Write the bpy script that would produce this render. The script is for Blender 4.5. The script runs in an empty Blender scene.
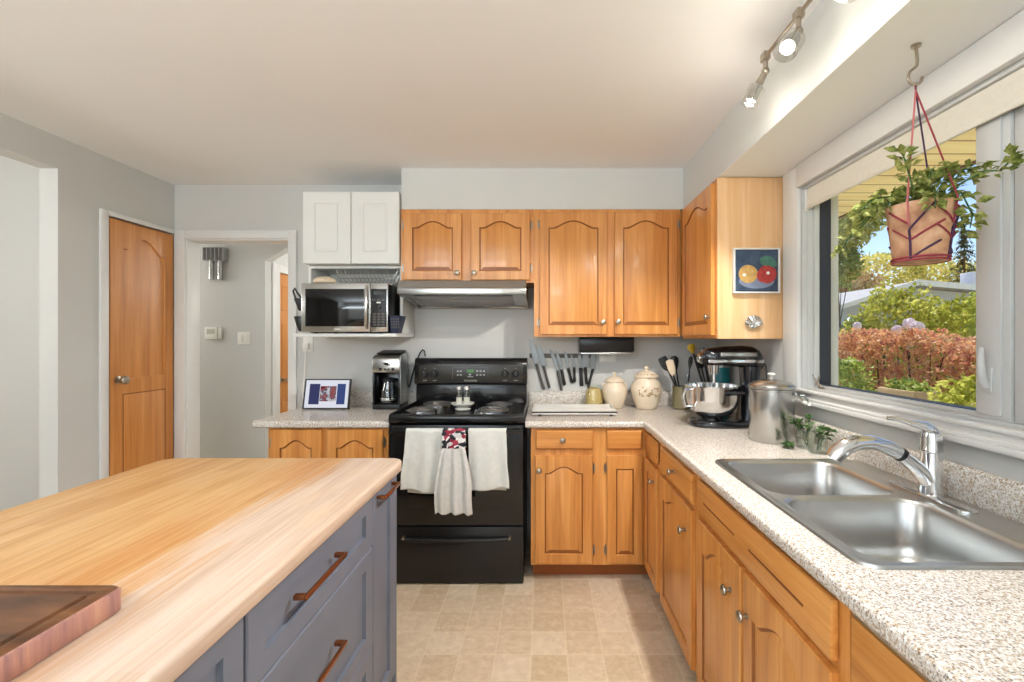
import bpy, bmesh, math, random
from mathutils import Vector, Matrix
PI = math.pi
random.seed(7)
SC = bpy.context.scene
COL = SC.collection

# ------------------------------------------------------------------ camera
cd = bpy.data.cameras.new('camera')
cam = bpy.data.objects.new('camera', cd)
COL.objects.link(cam)
cam.location = (0, 0, 1.385)
cam.rotation_euler = (PI / 2, 0, 0)
cd.sensor_width = 36.0
cd.sensor_fit = 'HORIZONTAL'
cd.lens = 36.0 * 460.0 / 1024.0
cd.shift_x = -31.0 / 1024.0
cd.shift_y = -2.0 / 1024.0
cd.clip_start = 0.05
cd.clip_end = 300
SC.camera = cam

# ------------------------------------------------------------------ view, sky, sun
SC.view_settings.view_transform = 'Standard'
SC.view_settings.look = 'None'
SC.view_settings.gamma = 1.0
SC.view_settings.use_curve_mapping = False
SC.view_settings.exposure = 0.0
SC.cycles.use_denoising = True
SC.cycles.max_bounces = 10
SC.cycles.diffuse_bounces = 6
SC.cycles.transparent_max_bounces = 16
SC.cycles.sample_clamp_indirect = 6.0
SC.cycles.caustics_reflective = False
SC.cycles.caustics_refractive = False

SUN_DIR = Vector((0.08, 0.45, 0.88)).normalized()      # direction towards the sun
world = bpy.data.worlds.new('world')
SC.world = world
world.use_nodes = True
wn = world.node_tree.nodes
sky = wn.new('ShaderNodeTexSky')
sky.sky_type = 'NISHITA'
sky.sun_disc = False
sky.sun_elevation = math.asin(SUN_DIR.z)
sky.sun_rotation = math.atan2(SUN_DIR.x, SUN_DIR.y)
sky.altitude = 600
sky.air_density = 1.0
sky.dust_density = 0.6
world.node_tree.links.new(sky.outputs[0], wn['Background'].inputs[0])
wn['Background'].inputs[1].default_value = 0.19

sd = bpy.data.lights.new('sun', 'SUN')
sd.energy = 7.5
sd.angle = 0.01
sd.color = (1.0, 0.95, 0.86)
sun = bpy.data.objects.new('sun', sd)
COL.objects.link(sun)
sun.rotation_euler = SUN_DIR.to_track_quat('Z', 'Y').to_euler()
sun.location = SUN_DIR * 30


def area_light(name, loc, target, sx, sy, power, color):
    d = bpy.data.lights.new(name, 'AREA')
    d.shape = 'RECTANGLE'
    d.size, d.size_y = sx, sy
    d.energy = power
    d.color = color
    o = bpy.data.objects.new(name, d)
    COL.objects.link(o)
    o.location = loc
    o.rotation_euler = (Vector(loc) - Vector(target)).to_track_quat('Z', 'Y').to_euler()
    return o


def point_light(name, loc, power, color, r=0.12):
    d = bpy.data.lights.new(name, 'POINT')
    d.energy = power
    d.color = color
    d.shadow_soft_size = r
    o = bpy.data.objects.new(name, d)
    COL.objects.link(o)
    o.location = loc
    return o


# soft fill added behind the camera, standing in for daylight through an unseen window
# and unseen point lights added to brighten the hall, corridor and next room
area_light('rear_fill', (-0.9, -2.95, 1.45), (-0.9, 3, 1.5), 3.2, 2.0, 36, (0.90, 0.96, 1.0))
point_light('hall_fill', (-4.3, 3.75, 2.0), 30, (1.0, 0.96, 0.90))
point_light('next_room_fill', (-3.9, 1.3, 1.9), 52, (1.0, 0.98, 0.95), 0.3)
area_light('ceiling_fill', (-1.3, -1.2, 1.85), (-1.3, -0.9, 3.0), 2.2, 1.0, 122, (0.84, 0.93, 1.0))  # added in place of bounce flash, facing up to brighten the ceiling
point_light('corridor_fill', (-1.4, 5.0, 2.0), 30, (1.0, 0.97, 0.92))

# ------------------------------------------------------------------ materials
MATS = {}


class NT:
    def __init__(s, name):
        s.m = bpy.data.materials.new(name)
        s.m.use_nodes = True
        s.t = s.m.node_tree
        s.n = s.t.nodes
        s.b = s.n['Principled BSDF']
        MATS[name] = s.m

    def node(s, kind, **kw):
        x = s.n.new(kind)
        for k, v in kw.items():
            setattr(x, k, v)
        return x

    def link(s, a, b):
        s.t.links.new(a, b)

    def coord(s, scale=(1, 1, 1), loc=(0, 0, 0)):
        g = s.node('ShaderNodeNewGeometry')
        mp = s.node('ShaderNodeMapping')
        mp.inputs['Scale'].default_value = scale
        mp.inputs['Location'].default_value = loc
        s.link(g.outputs['Position'], mp.inputs['Vector'])
        return mp.outputs['Vector']

    def noise(s, vec, scale, detail=3, rough=0.55, dist=0.0):
        x = s.node('ShaderNodeTexNoise')
        x.inputs['Scale'].default_value = scale
        x.inputs['Detail'].default_value = detail
        x.inputs['Roughness'].default_value = rough
        x.inputs['Distortion'].default_value = dist
        s.link(vec, x.inputs['Vector'])
        return x

    def ramp(s, fac, stops, interp='LINEAR'):
        r = s.node('ShaderNodeValToRGB')
        r.color_ramp.interpolation = interp
        e = r.color_ramp.elements
        while len(e) < len(stops):
            e.new(0.5)
        for k, (p, c) in enumerate(stops):
            e[k].position = p
            e[k].color = (c[0], c[1], c[2], 1)
        s.link(fac, r.inputs['Fac'])
        return r.outputs['Color']

    def mix(s, fac, a, b, mode='MIX'):
        x = s.node('ShaderNodeMix')
        x.data_type = 'RGBA'
        x.blend_type = mode
        for val, i in ((fac, 0), (a, 6), (b, 7)):
            if isinstance(val, (int, float)):
                x.inputs[i].default_value = val
            elif isinstance(val, tuple):
                x.inputs[i].default_value = (val[0], val[1], val[2], 1)
            else:
                s.link(val, x.inputs[i])
        return x.outputs[2]

    def math(s, op, a, b=0.0, c=None):
        x = s.node('ShaderNodeMath')
        x.operation = op
        for i, v in enumerate((a, b, c)):
            if v is None:
                continue
            if isinstance(v, (int, float)):
                x.inputs[i].default_value = v
            else:
                s.link(v, x.inputs[i])
        return x.outputs[0]

    def bump(s, h, strength, dist=0.002):
        x = s.node('ShaderNodeBump')
        x.inputs['Strength'].default_value = strength
        x.inputs['Distance'].default_value = dist
        s.link(h, x.inputs['Height'])
        s.link(x.outputs['Normal'], s.b.inputs['Normal'])

    def set(s, color=None, rough=0.5, metal=0.0, spec=0.5, coat=0.0, coat_rough=0.1, trans=0.0, ior=1.45, alpha=None):
        i = s.b.inputs
        if isinstance(color, tuple):
            i['Base Color'].default_value = (color[0], color[1], color[2], 1)
        elif color is not None:
            s.link(color, i['Base Color'])
        if isinstance(rough, (int, float)):
            i['Roughness'].default_value = rough
        else:
            s.link(rough, i['Roughness'])
        i['Metallic'].default_value = metal
        i['Specular IOR Level'].default_value = spec
        i['Coat Weight'].default_value = coat
        i['Coat Roughness'].default_value = coat_rough
        i['Transmission Weight'].default_value = trans
        i['IOR'].default_value = ior
        return s.m


def srgb(r, g, b):
    f = lambda c: (c / 255 / 12.92) if c / 255 <= 0.04045 else ((c / 255 + 0.055) / 1.055) ** 2.4
    return (f(r), f(g), f(b))


def plain(name, color, rough=0.5, metal=0.0, var=0.06, vs=8.0, bump=0.0, bscale=200.0, **kw):
    t = NT(name)
    v = t.coord()
    n = t.noise(v, vs, 3)
    lo = tuple(max(0, c * (1 - var)) for c in color)
    hi = tuple(min(1, c * (1 + var)) for c in color)
    c = t.ramp(n.outputs['Fac'], [(0.3, lo), (0.7, hi)])
    t.set(c, rough, metal, **kw)
    if bump:
        t.bump(t.noise(v, bscale, 2).outputs['Fac'], bump)
    return t.m


def wood(name, c_lo, c_mid, c_hi, grain, rough=0.32, coat=0.25, bump=0.05, board=None):
    """grain: 'x','y' or 'z', the direction the fibres run in."""
    t = NT(name)
    k = {'x': (1.2, 22, 22), 'y': (22, 1.2, 22), 'z': (22, 22, 1.2)}[grain]
    v = t.coord(k)
    n1 = t.noise(v, 1.0, 5, 0.6, 0.35)
    k2 = tuple(a * 7 if a > 5 else a * 2.5 for a in k)
    n2 = t.noise(t.coord(k2), 1.0, 2, 0.5)
    f = t.math('ADD', t.math('MULTIPLY', n1.outputs['Fac'], 0.75), t.math('MULTIPLY', n2.outputs['Fac'], 0.25))
    c = t.ramp(f, [(0.32, c_lo), (0.5, c_mid), (0.68, c_hi)])
    big = t.noise(t.coord(), 2.2, 2)
    c = t.mix(t.math('MULTIPLY', big.outputs['Fac'], 0.25), c, c_hi)
    t.set(c, rough, 0, 0.5, coat, 0.12)
    t.bump(n2.outputs['Fac'], bump, 0.001)
    return t.m


OAK = (srgb(176, 106, 44), srgb(204, 136, 66), srgb(224, 162, 92))
wood('oak_vertical', *OAK, 'z')
wood('oak_across', *OAK, 'x')
wood('oak_depth', *OAK, 'y')
wood('oak_pale', srgb(214, 164, 112), srgb(226, 182, 134), srgb(236, 200, 158), 'z', coat=0.15)
wood('door_oak', srgb(172, 104, 46), srgb(198, 130, 64), srgb(214, 150, 84), 'z', rough=0.4, coat=0.1)
plain('oak_groove_dark', srgb(140, 82, 34), 0.4)  # darker brown for the groove faces round the raised panels
plain('oak_groove', srgb(120, 66, 26), 0.6)

# walls and ceiling
plain('wall_paint', srgb(203, 203, 200), 0.75, var=0.02, vs=1.5, bump=0.06, bscale=260)
plain('wall_paint_light', srgb(206, 208, 205), 0.75, var=0.02, vs=1.5, bump=0.06, bscale=260)
plain('ceiling_paint', srgb(238, 239, 240), 0.85, var=0.015, vs=1.2, bump=0.08, bscale=180)
plain('white_trim', srgb(222, 222, 220), 0.4, var=0.01)
plain('white_lacquer', srgb(222, 223, 220), 0.35, var=0.01)
plain('window_vinyl', srgb(198, 199, 198), 0.35, var=0.015)
plain('dark_gasket', srgb(42, 44, 56), 0.5)
plain('shade_fabric', srgb(222, 217, 204), 0.8, var=0.03, vs=60, bump=0.2, bscale=500)
plain('white_plastic', srgb(235, 234, 228), 0.35, var=0.01)
plain('grey_plastic', srgb(150, 152, 152), 0.4)


def floor_mat():
    t = NT('vinyl_tile_floor')
    s = 0.157
    v = t.coord((1 / s, 1 / s, 1 / s), (0.33, 0.14, 0))
    fl = t.node('ShaderNodeVectorMath', operation='FLOOR')
    t.link(v, fl.inputs[0])
    fr = t.node('ShaderNodeVectorMath', operation='FRACTION')
    t.link(v, fr.inputs[0])
    wnz = t.node('ShaderNodeTexWhiteNoise', noise_dimensions='2D')
    t.link(fl.outputs[0], wnz.inputs['Vector'])
    base = t.ramp(wnz.outputs['Value'], [(0, srgb(194, 172, 142)), (0.5, srgb(212, 194, 168)), (1, srgb(224, 210, 188))])
    n = t.noise(t.coord(), 26, 5, 0.65)
    base = t.mix(t.math('MULTIPLY', n.outputs['Fac'], 0.6), base, t.ramp(n.outputs['Fac'], [(0.35, srgb(176, 148, 112)), (0.65, srgb(230, 213, 188))]))
    n3 = t.noise(t.coord(), 7, 4, 0.6, 1.2)
    vein = t.ramp(n3.outputs['Fac'], [(0.46, (0, 0, 0)), (0.5, (1, 1, 1)), (0.54, (0, 0, 0))])
    base = t.mix(t.math('MULTIPLY', vein, 0.18), base, srgb(165, 135, 98))
    sx = t.node('ShaderNodeSeparateXYZ')
    t.link(fr.outputs[0], sx.inputs[0])
    g = None
    for ax in (0, 1):
        d = t.math('MINIMUM', sx.outputs[ax], t.math('SUBTRACT', 1.0, sx.outputs[ax]))
        e = t.math('LESS_THAN', d, 0.018)
        g = e if g is None else t.math('MAXIMUM', g, e)
    base = t.mix(t.math('MULTIPLY', g, 0.5), base, srgb(226, 210, 184))
    t.set(base, 0.42, 0, 0.4)
    t.bump(t.math('ADD', n.outputs['Fac'], t.math('MULTIPLY', g, -0.7)), 0.12, 0.002)


floor_mat()


def laminate_mat():
    t = NT('speckled_laminate')
    v = t.coord()
    c = srgb(196, 184, 170)
    n = t.noise(v, 150, 3, 0.7)
    base = t.ramp(n.outputs['Fac'], [(0.31, srgb(142, 112, 84)), (0.40, srgb(190, 172, 150)), (0.52, srgb(211, 206, 199)), (0.66, srgb(234, 233, 231))])
    for sc, th, col in ((210, 0.13, srgb(92, 72, 56)), (160, 0.12, srgb(240, 238, 234)), (300, 0.13, srgb(120, 110, 104))):
        vo = t.node('ShaderNodeTexVoronoi')
        vo.inputs['Scale'].default_value = sc
        t.link(v, vo.inputs['Vector'])
        cell = t.node('ShaderNodeSeparateColor')
        t.link(vo.outputs['Color'], cell.inputs[0])
        m = t.math('MULTIPLY', t.math('LESS_THAN', cell.outputs[0], 0.30), t.math('LESS_THAN', vo.outputs['Distance'], 0.42))
        base = t.mix(t.math('MULTIPLY', m, 0.7), base, col)
    t.set(base, 0.24, 0, 0.5)
    t.bump(n.outputs['Fac'], 0.04, 0.001)


laminate_mat()


def butcher_mat():
    t = NT('butcher_block')
    v = t.coord((24, 1.1, 24))
    n = t.noise(v, 1.0, 5, 0.62, 0.3)
    fine = t.noise(t.coord((150, 5, 150)), 1.0, 2)
    g = t.node('ShaderNodeNewGeometry')
    sx = t.node('ShaderNodeSeparateXYZ')
    t.link(g.outputs['Position'], sx.inputs[0])
    # strips of maple, each with its own tone
    strip = t.math('FLOOR', t.math('MULTIPLY', sx.outputs[0], 1 / 0.043))
    seg = t.math('FLOOR', t.math('ADD', t.math('MULTIPLY', sx.outputs[1], 1 / 0.55), t.math('MULTIPLY', strip, 0.37)))
    cmb = t.node('ShaderNodeCombineXYZ')
    t.link(strip, cmb.inputs[0])
    t.link(seg, cmb.inputs[1])
    wnz = t.node('ShaderNodeTexWhiteNoise', noise_dimensions='2D')
    t.link(cmb.outputs[0], wnz.inputs['Vector'])
    f = t.math('ADD', t.math('MULTIPLY', n.outputs['Fac'], 0.86), t.math('MULTIPLY', wnz.outputs['Value'], 0.14))
    oiled = t.ramp(f, [(0.28, srgb(184, 126, 62)), (0.5, srgb(206, 154, 88)), (0.72, srgb(220, 178, 118))])
    bare = t.ramp(f, [(0.28, srgb(194, 164, 142)), (0.5, srgb(211, 188, 170)), (0.72, srgb(224, 207, 194))])
    # the worn band along the aisle side, its edge ragged along the grain
    wob = t.noise(t.coord((9, 0.9, 1)), 1.0, 4, 0.65)
    edge = t.math('ADD', sx.outputs[0], t.math('MULTIPLY', t.math('SUBTRACT', wob.outputs['Fac'], 0.5), 0.36))
    mr = t.node('ShaderNodeMapRange')
    t.link(edge, mr.inputs['Value'])
    mr.inputs['From Min'].default_value = -0.83
    mr.inputs['From Max'].default_value = -0.76
    c = t.mix(mr.outputs[0], oiled, bare)
    # deeper honey patches next to the worn edge and pale scuffs further left
    pn = t.noise(t.coord((5.5, 0.9, 1), (0.3, 0, 0)), 1.0, 3, 0.6)
    band = t.node('ShaderNodeMapRange')
    t.link(edge, band.inputs['Value'])
    band.inputs['From Min'].default_value = -1.05
    band.inputs['From Max'].default_value = -0.88
    inv = t.math('MULTIPLY', band.outputs[0], t.math('SUBTRACT', 1.0, mr.outputs[0]))
    deep = t.math('MULTIPLY', inv, t.ramp(pn.outputs['Fac'], [(0.42, (0, 0, 0)), (0.6, (1, 1, 1))]))
    c = t.mix(t.math('MULTIPLY', deep, 0.75), c, srgb(196, 128, 54))
    sc = t.noise(t.coord((7, 1.3, 1), (4, 2, 0)), 1.0, 4, 0.65)
    scm = t.ramp(sc.outputs['Fac'], [(0.56, (0, 0, 0)), (0.68, (1, 1, 1))])
    c = t.mix(t.math('MULTIPLY', scm, 0.45), c, srgb(226, 194, 154))
    c = t.mix(0.22, c, t.ramp(fine.outputs['Fac'], [(0.3, srgb(166, 118, 74)), (0.7, srgb(236, 214, 184))]))
    t.set(c, 0.42, 0, 0.4, 0.08, 0.25)
    t.bump(fine.outputs['Fac'], 0.06, 0.001)


butcher_mat()


def board_mat(name, axis_scale, cs, rough=0.4):
    t = NT(name)
    n = t.noise(t.coord(axis_scale), 1.0, 5, 0.6, 0.4)
    c = t.ramp(n.outputs['Fac'], cs)
    t.set(c, rough, 0, 0.5, 0.15, 0.2)


board_mat('walnut_top', (4, 16, 4), [(0.3, srgb(70, 44, 26)), (0.5, srgb(104, 66, 40)), (0.7, srgb(136, 92, 56))])
board_mat('walnut_side', (40, 34, 3), [(0.3, srgb(116, 82, 96)), (0.42, srgb(162, 118, 114)), (0.55, srgb(190, 140, 122)), (0.7, srgb(210, 166, 138))])

plain('slate_paint', srgb(114, 121, 136), 0.5, var=0.06, vs=6, bump=0.05)
plain('slate_recess', srgb(96, 102, 116), 0.5, var=0.05)
plain('copper_metal', srgb(160, 98, 62), 0.32, 0.85, var=0.1)
plain('pewter_metal', srgb(170, 160, 146), 0.3, 1.0)
plain('brushed_steel', srgb(186, 186, 184), 0.24, 1.0, var=0.05, vs=3)
plain('sink_steel', srgb(192, 192, 190), 0.3, 1.0, var=0.04, vs=3)
plain('chrome_metal', srgb(225, 226, 228), 0.08, 1.0, var=0.01)
plain('mixer_steel', srgb(222, 222, 222), 0.12, 1.0, var=0.01)
plain('black_enamel', srgb(22, 22, 24), 0.16, var=0.05, spec=0.6)
plain('black_satin', srgb(30, 29, 29), 0.3, var=0.06)
plain('black_plastic', srgb(28, 28, 30), 0.4, var=0.08)
plain('oven_glass', srgb(14, 14, 15), 0.08, var=0.05, spec=0.6)
plain('panel_black', srgb(44, 41, 36), 0.3, var=0.05)
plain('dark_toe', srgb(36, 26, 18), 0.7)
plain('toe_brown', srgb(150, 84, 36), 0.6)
plain('towel_white', srgb(212, 213, 208), 0.95, var=0.05, vs=40, bump=0.5, bscale=420)
plain('towel_grey', srgb(206, 205, 201), 0.95, var=0.06, vs=40, bump=0.5, bscale=420)
plain('cream_ceramic', srgb(226, 210, 186), 0.3, var=0.05, coat=0.3)
plain('crock_green', srgb(128, 120, 88), 0.35, var=0.12, coat=0.3)
plain('white_ceramic', srgb(236, 233, 226), 0.25, var=0.03)
plain('copper_coil', srgb(140, 138, 136), 0.4, 0.8)
plain('mixer_black', srgb(16, 19, 26), 0.12, var=0.05, coat=0.6)
plain('teal_tin', srgb(18, 118, 128), 0.35)
plain('navy_plastic', srgb(26, 32, 62), 0.45)
plain('steel_blade', srgb(132, 135, 136), 0.42, 0.9)
plain('grey_handle', srgb(84, 80, 76), 0.45)
plain('knife_handle', srgb(38, 34, 34), 0.45)
plain('yellow_rubber', srgb(222, 186, 48), 0.5)
plain('silicone_cream', srgb(224, 204, 176), 0.55)
plain('bread_crust', srgb(226, 206, 178), 0.7, var=0.12, vs=25)
plain('pot_soil', srgb(62, 46, 34), 0.9, var=0.3, vs=60)
plain('cord_red', srgb(142, 50, 62), 0.8)
plain('cord_navy', srgb(66, 40, 70), 0.8)
plain('cord_pink', srgb(186, 104, 104), 0.8)
plain('tan_husk', srgb(214, 184, 120), 0.6, var=0.15, vs=40)
plain('grass_lawn', srgb(196, 190, 150), 0.95, var=0.25, vs=3)
plain('house_siding', srgb(176, 182, 196), 0.8, var=0.04)
plain('house_roof', srgb(150, 150, 156), 0.85, var=0.12, vs=8)
plain('house_fascia', srgb(228, 228, 232), 0.6)
plain('red_roof', srgb(140, 62, 58), 0.8)
plain('bark_brown', srgb(92, 72, 54), 0.9, var=0.2, vs=20)
plain('fence_wire', srgb(140, 142, 140), 0.4, 0.8)
plain('bloom_pink', srgb(240, 224, 226), 0.8, var=0.08, vs=20)
plain('wood_planter', srgb(206, 176, 140), 0.8)


def pot_mat():
    t = NT('terracotta_wrap')
    n = t.noise(t.coord(), 14, 4, 0.6)
    c = t.ramp(n.outputs['Fac'], [(0.35, srgb(162, 116, 88)), (0.5, srgb(196, 150, 116)), (0.65, srgb(212, 176, 146))])
    t.set(c, 0.8)
    t.bump(t.noise(t.coord(), 90, 3).outputs['Fac'], 0.2)


pot_mat()


def leaf_mat(name, stops, scale, trans=0.25, rough=0.5):
    t = NT(name)
    n = t.noise(t.coord(), scale, 3, 0.7)
    c = t.ramp(n.outputs['Fac'], stops)
    t.set(c, rough, 0, 0.3)
    # thin leaves: part of the light comes through
    tr = t.node('ShaderNodeBsdfTranslucent')
    t.link(c, tr.inputs['Color'])
    mx = t.node('ShaderNodeMixShader')
    mx.inputs[0].default_value = trans
    t.link(t.b.outputs[0], mx.inputs[1])
    t.link(tr.outputs[0], mx.inputs[2])
    t.link(mx.outputs[0], t.n['Material Output'].inputs['Surface'])


leaf_mat('pot_leaves', [(0.3, srgb(66, 80, 42)), (0.46, srgb(122, 134, 66)), (0.6, srgb(172, 176, 102)), (0.75, srgb(216, 216, 160))], 40, 0.25)
leaf_mat('ivy_leaves', [(0.35, srgb(40, 74, 40)), (0.6, srgb(96, 132, 72)), (0.75, srgb(160, 180, 120))], 60, 0.25)
leaf_mat('red_vine_leaves', [(0.26, srgb(128, 80, 72)), (0.37, srgb(186, 118, 102)), (0.46, srgb(214, 158, 122)), (0.55, srgb(226, 188, 136)), (0.63, srgb(182, 112, 102)), (0.74, srgb(168, 156, 96))], 5.0, 0.35)
leaf_mat('green_shrub_leaves', [(0.3, srgb(86, 110, 46)), (0.5, srgb(156, 172, 80)), (0.7, srgb(214, 214, 128))], 3.2, 0.4)
leaf_mat('yellow_shrub_leaves', [(0.3, srgb(112, 126, 48)), (0.5, srgb(184, 186, 80)), (0.7, srgb(226, 222, 126))], 1.8, 0.4)
leaf_mat('autumn_tree_leaves', [(0.3, srgb(140, 146, 74)), (0.45, srgb(204, 198, 110)), (0.6, srgb(234, 220, 150)), (0.75, srgb(226, 186, 122))], 0.9, 0.4)
leaf_mat('tan_tree_leaves', [(0.3, srgb(150, 122, 90)), (0.5, srgb(196, 170, 130)), (0.7, srgb(176, 170, 110))], 1.2, 0.3)
leaf_mat('near_tree_leaves', [(0.3, srgb(112, 126, 74)), (0.5, srgb(172, 178, 110)), (0.7, srgb(220, 212, 150))], 1.6, 0.4)
leaf_mat('spruce_needles', [(0.3, srgb(46, 62, 54)), (0.5, srgb(92, 108, 84)), (0.7, srgb(150, 152, 104))], 2.0, 0.15)


def eave_mat():
    t = NT('eave_boards')
    g = t.node('ShaderNodeNewGeometry')
    sx = t.node('ShaderNodeSeparateXYZ')
    t.link(g.outputs['Position'], sx.inputs[0])
    f = t.math('FRACT', t.math('MULTIPLY', sx.outputs[1], 1 / 0.145))
    line = t.math('LESS_THAN', f, 0.07)
    n = t.noise(t.coord((2, 14, 2)), 1.0, 4)
    c = t.ramp(n.outputs['Fac'], [(0.35, srgb(236, 208, 164)), (0.65, srgb(248, 230, 192))])
    c = t.mix(line, c, srgb(130, 84, 46))
    t.set(c, 0.7)
    t.bump(line, -0.5, 0.004)


eave_mat()


def glass_mat(name, tint=(1, 1, 1), gloss=0.06, rough=0.01):
    t = NT(name)
    tr = t.node('ShaderNodeBsdfTransparent')
    tr.inputs['Color'].default_value = (*tint, 1)
    gl = t.node('ShaderNodeBsdfGlossy')
    gl.inputs['Roughness'].default_value = rough
    lw = t.node('ShaderNodeLayerWeight')
    lw.inputs['Blend'].default_value = 0.5
    mx = t.node('ShaderNodeMixShader')
    t.link(t.math('ADD', t.math('MULTIPLY', t.math('POWER', lw.outputs['Facing'], 5.0), 0.9), gloss), mx.inputs[0])
    t.link(tr.outputs[0], mx.inputs[1])
    t.link(gl.outputs[0], mx.inputs[2])
    t.link(mx.outputs[0], t.n['Material Output'].inputs['Surface'])


glass_mat('window_glass', (0.98, 0.99, 0.99), 0.02)
glass_mat('jar_glass', (0.90, 0.93, 0.90), 0.10, 0.03)
glass_mat('carafe_glass', (0.78, 0.80, 0.80), 0.16, 0.03)
glass_mat('lamp_glass', (0.95, 0.94, 0.92), 0.10, 0.05)


def emit(name, color, strength):
    t = NT(name)
    e = t.node('ShaderNodeEmission')
    e.inputs['Color'].default_value = (*color, 1)
    e.inputs['Strength'].default_value = strength
    t.link(e.outputs[0], t.n['Material Output'].inputs['Surface'])


emit('bulb_glow', (1.0, 0.93, 0.82), 14.0)
emit('clock_glow', (0.35, 0.75, 0.30), 0.35)
emit('screen_white', (0.84, 0.86, 0.95), 0.85)
emit('screen_navy', (0.055, 0.06, 0.16), 0.8)
emit('screen_blue', (0.06, 0.09, 0.26), 0.8)


def screen_photo():
    t = NT('screen_photo')
    n = t.noise(t.coord(), 22, 3, 0.6)
    c = t.ramp(n.outputs['Fac'], [(0.36, srgb(120, 40, 52)), (0.45, srgb(176, 110, 110)), (0.52, srgb(70, 72, 96)), (0.6, srgb(226, 222, 226)), (0.7, srgb(90, 96, 130))])
    e = t.node('ShaderNodeEmission')
    t.link(c, e.inputs['Color'])
    e.inputs['Strength'].default_value = 0.8
    t.link(e.outputs[0], t.n['Material Output'].inputs['Surface'])


screen_photo()


def print_fabric():
    t = NT('floral_print')
    vo = t.node('ShaderNodeTexVoronoi')
    vo.inputs['Scale'].default_value = 42
    t.link(t.coord(), vo.inputs['Vector'])
    s = t.node('ShaderNodeSeparateColor')
    t.link(vo.outputs['Color'], s.inputs[0])
    c = t.ramp(s.outputs[0], [(0, srgb(140, 34, 56)), (0.32, srgb(226, 224, 222)), (0.55, srgb(34, 36, 44)), (0.75, srgb(168, 60, 80)), (0.9, srgb(200, 196, 196))], 'CONSTANT')
    t.set(c, 0.9)


print_fabric()


def painting_mat():
    t = NT('canvas_background')
    n = t.noise(t.coord(), 16, 4)
    c = t.ramp(n.outputs['Fac'], [(0.3, srgb(38, 54, 76)), (0.7, srgb(70, 88, 112))])
    t.set(c, 0.6)


painting_mat()
plain('paint_red', srgb(172, 58, 56), 0.5, var=0.25, vs=60)
plain('paint_yellow', srgb(196, 156, 92), 0.5, var=0.2, vs=50)
plain('paint_green', srgb(70, 116, 100), 0.5, var=0.25, vs=60)
plain('paint_plate', srgb(122, 132, 156), 0.5, var=0.12, vs=30)
plain('paint_pale', srgb(226, 226, 214), 0.5)
plain('jar_flowers', srgb(184, 156, 116), 0.5, var=0.3, vs=60)
plain('print_light', srgb(190, 188, 180), 0.5)
plain('eave_fascia', srgb(110, 84, 62), 0.7)

# ------------------------------------------------------------------ mesh helpers


class Frame:
    """A local frame for faces of furniture: u along the face, v up, w out of the face."""
    def __init__(s, O, U, W, V=(0, 0, 1)):
        s.O, s.U, s.V, s.W = Vector(O), Vector(U), Vector(V), Vector(W)

    def p(s, u, v, w=0.0):
        return s.O + s.U * u + s.V * v + s.W * w


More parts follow.
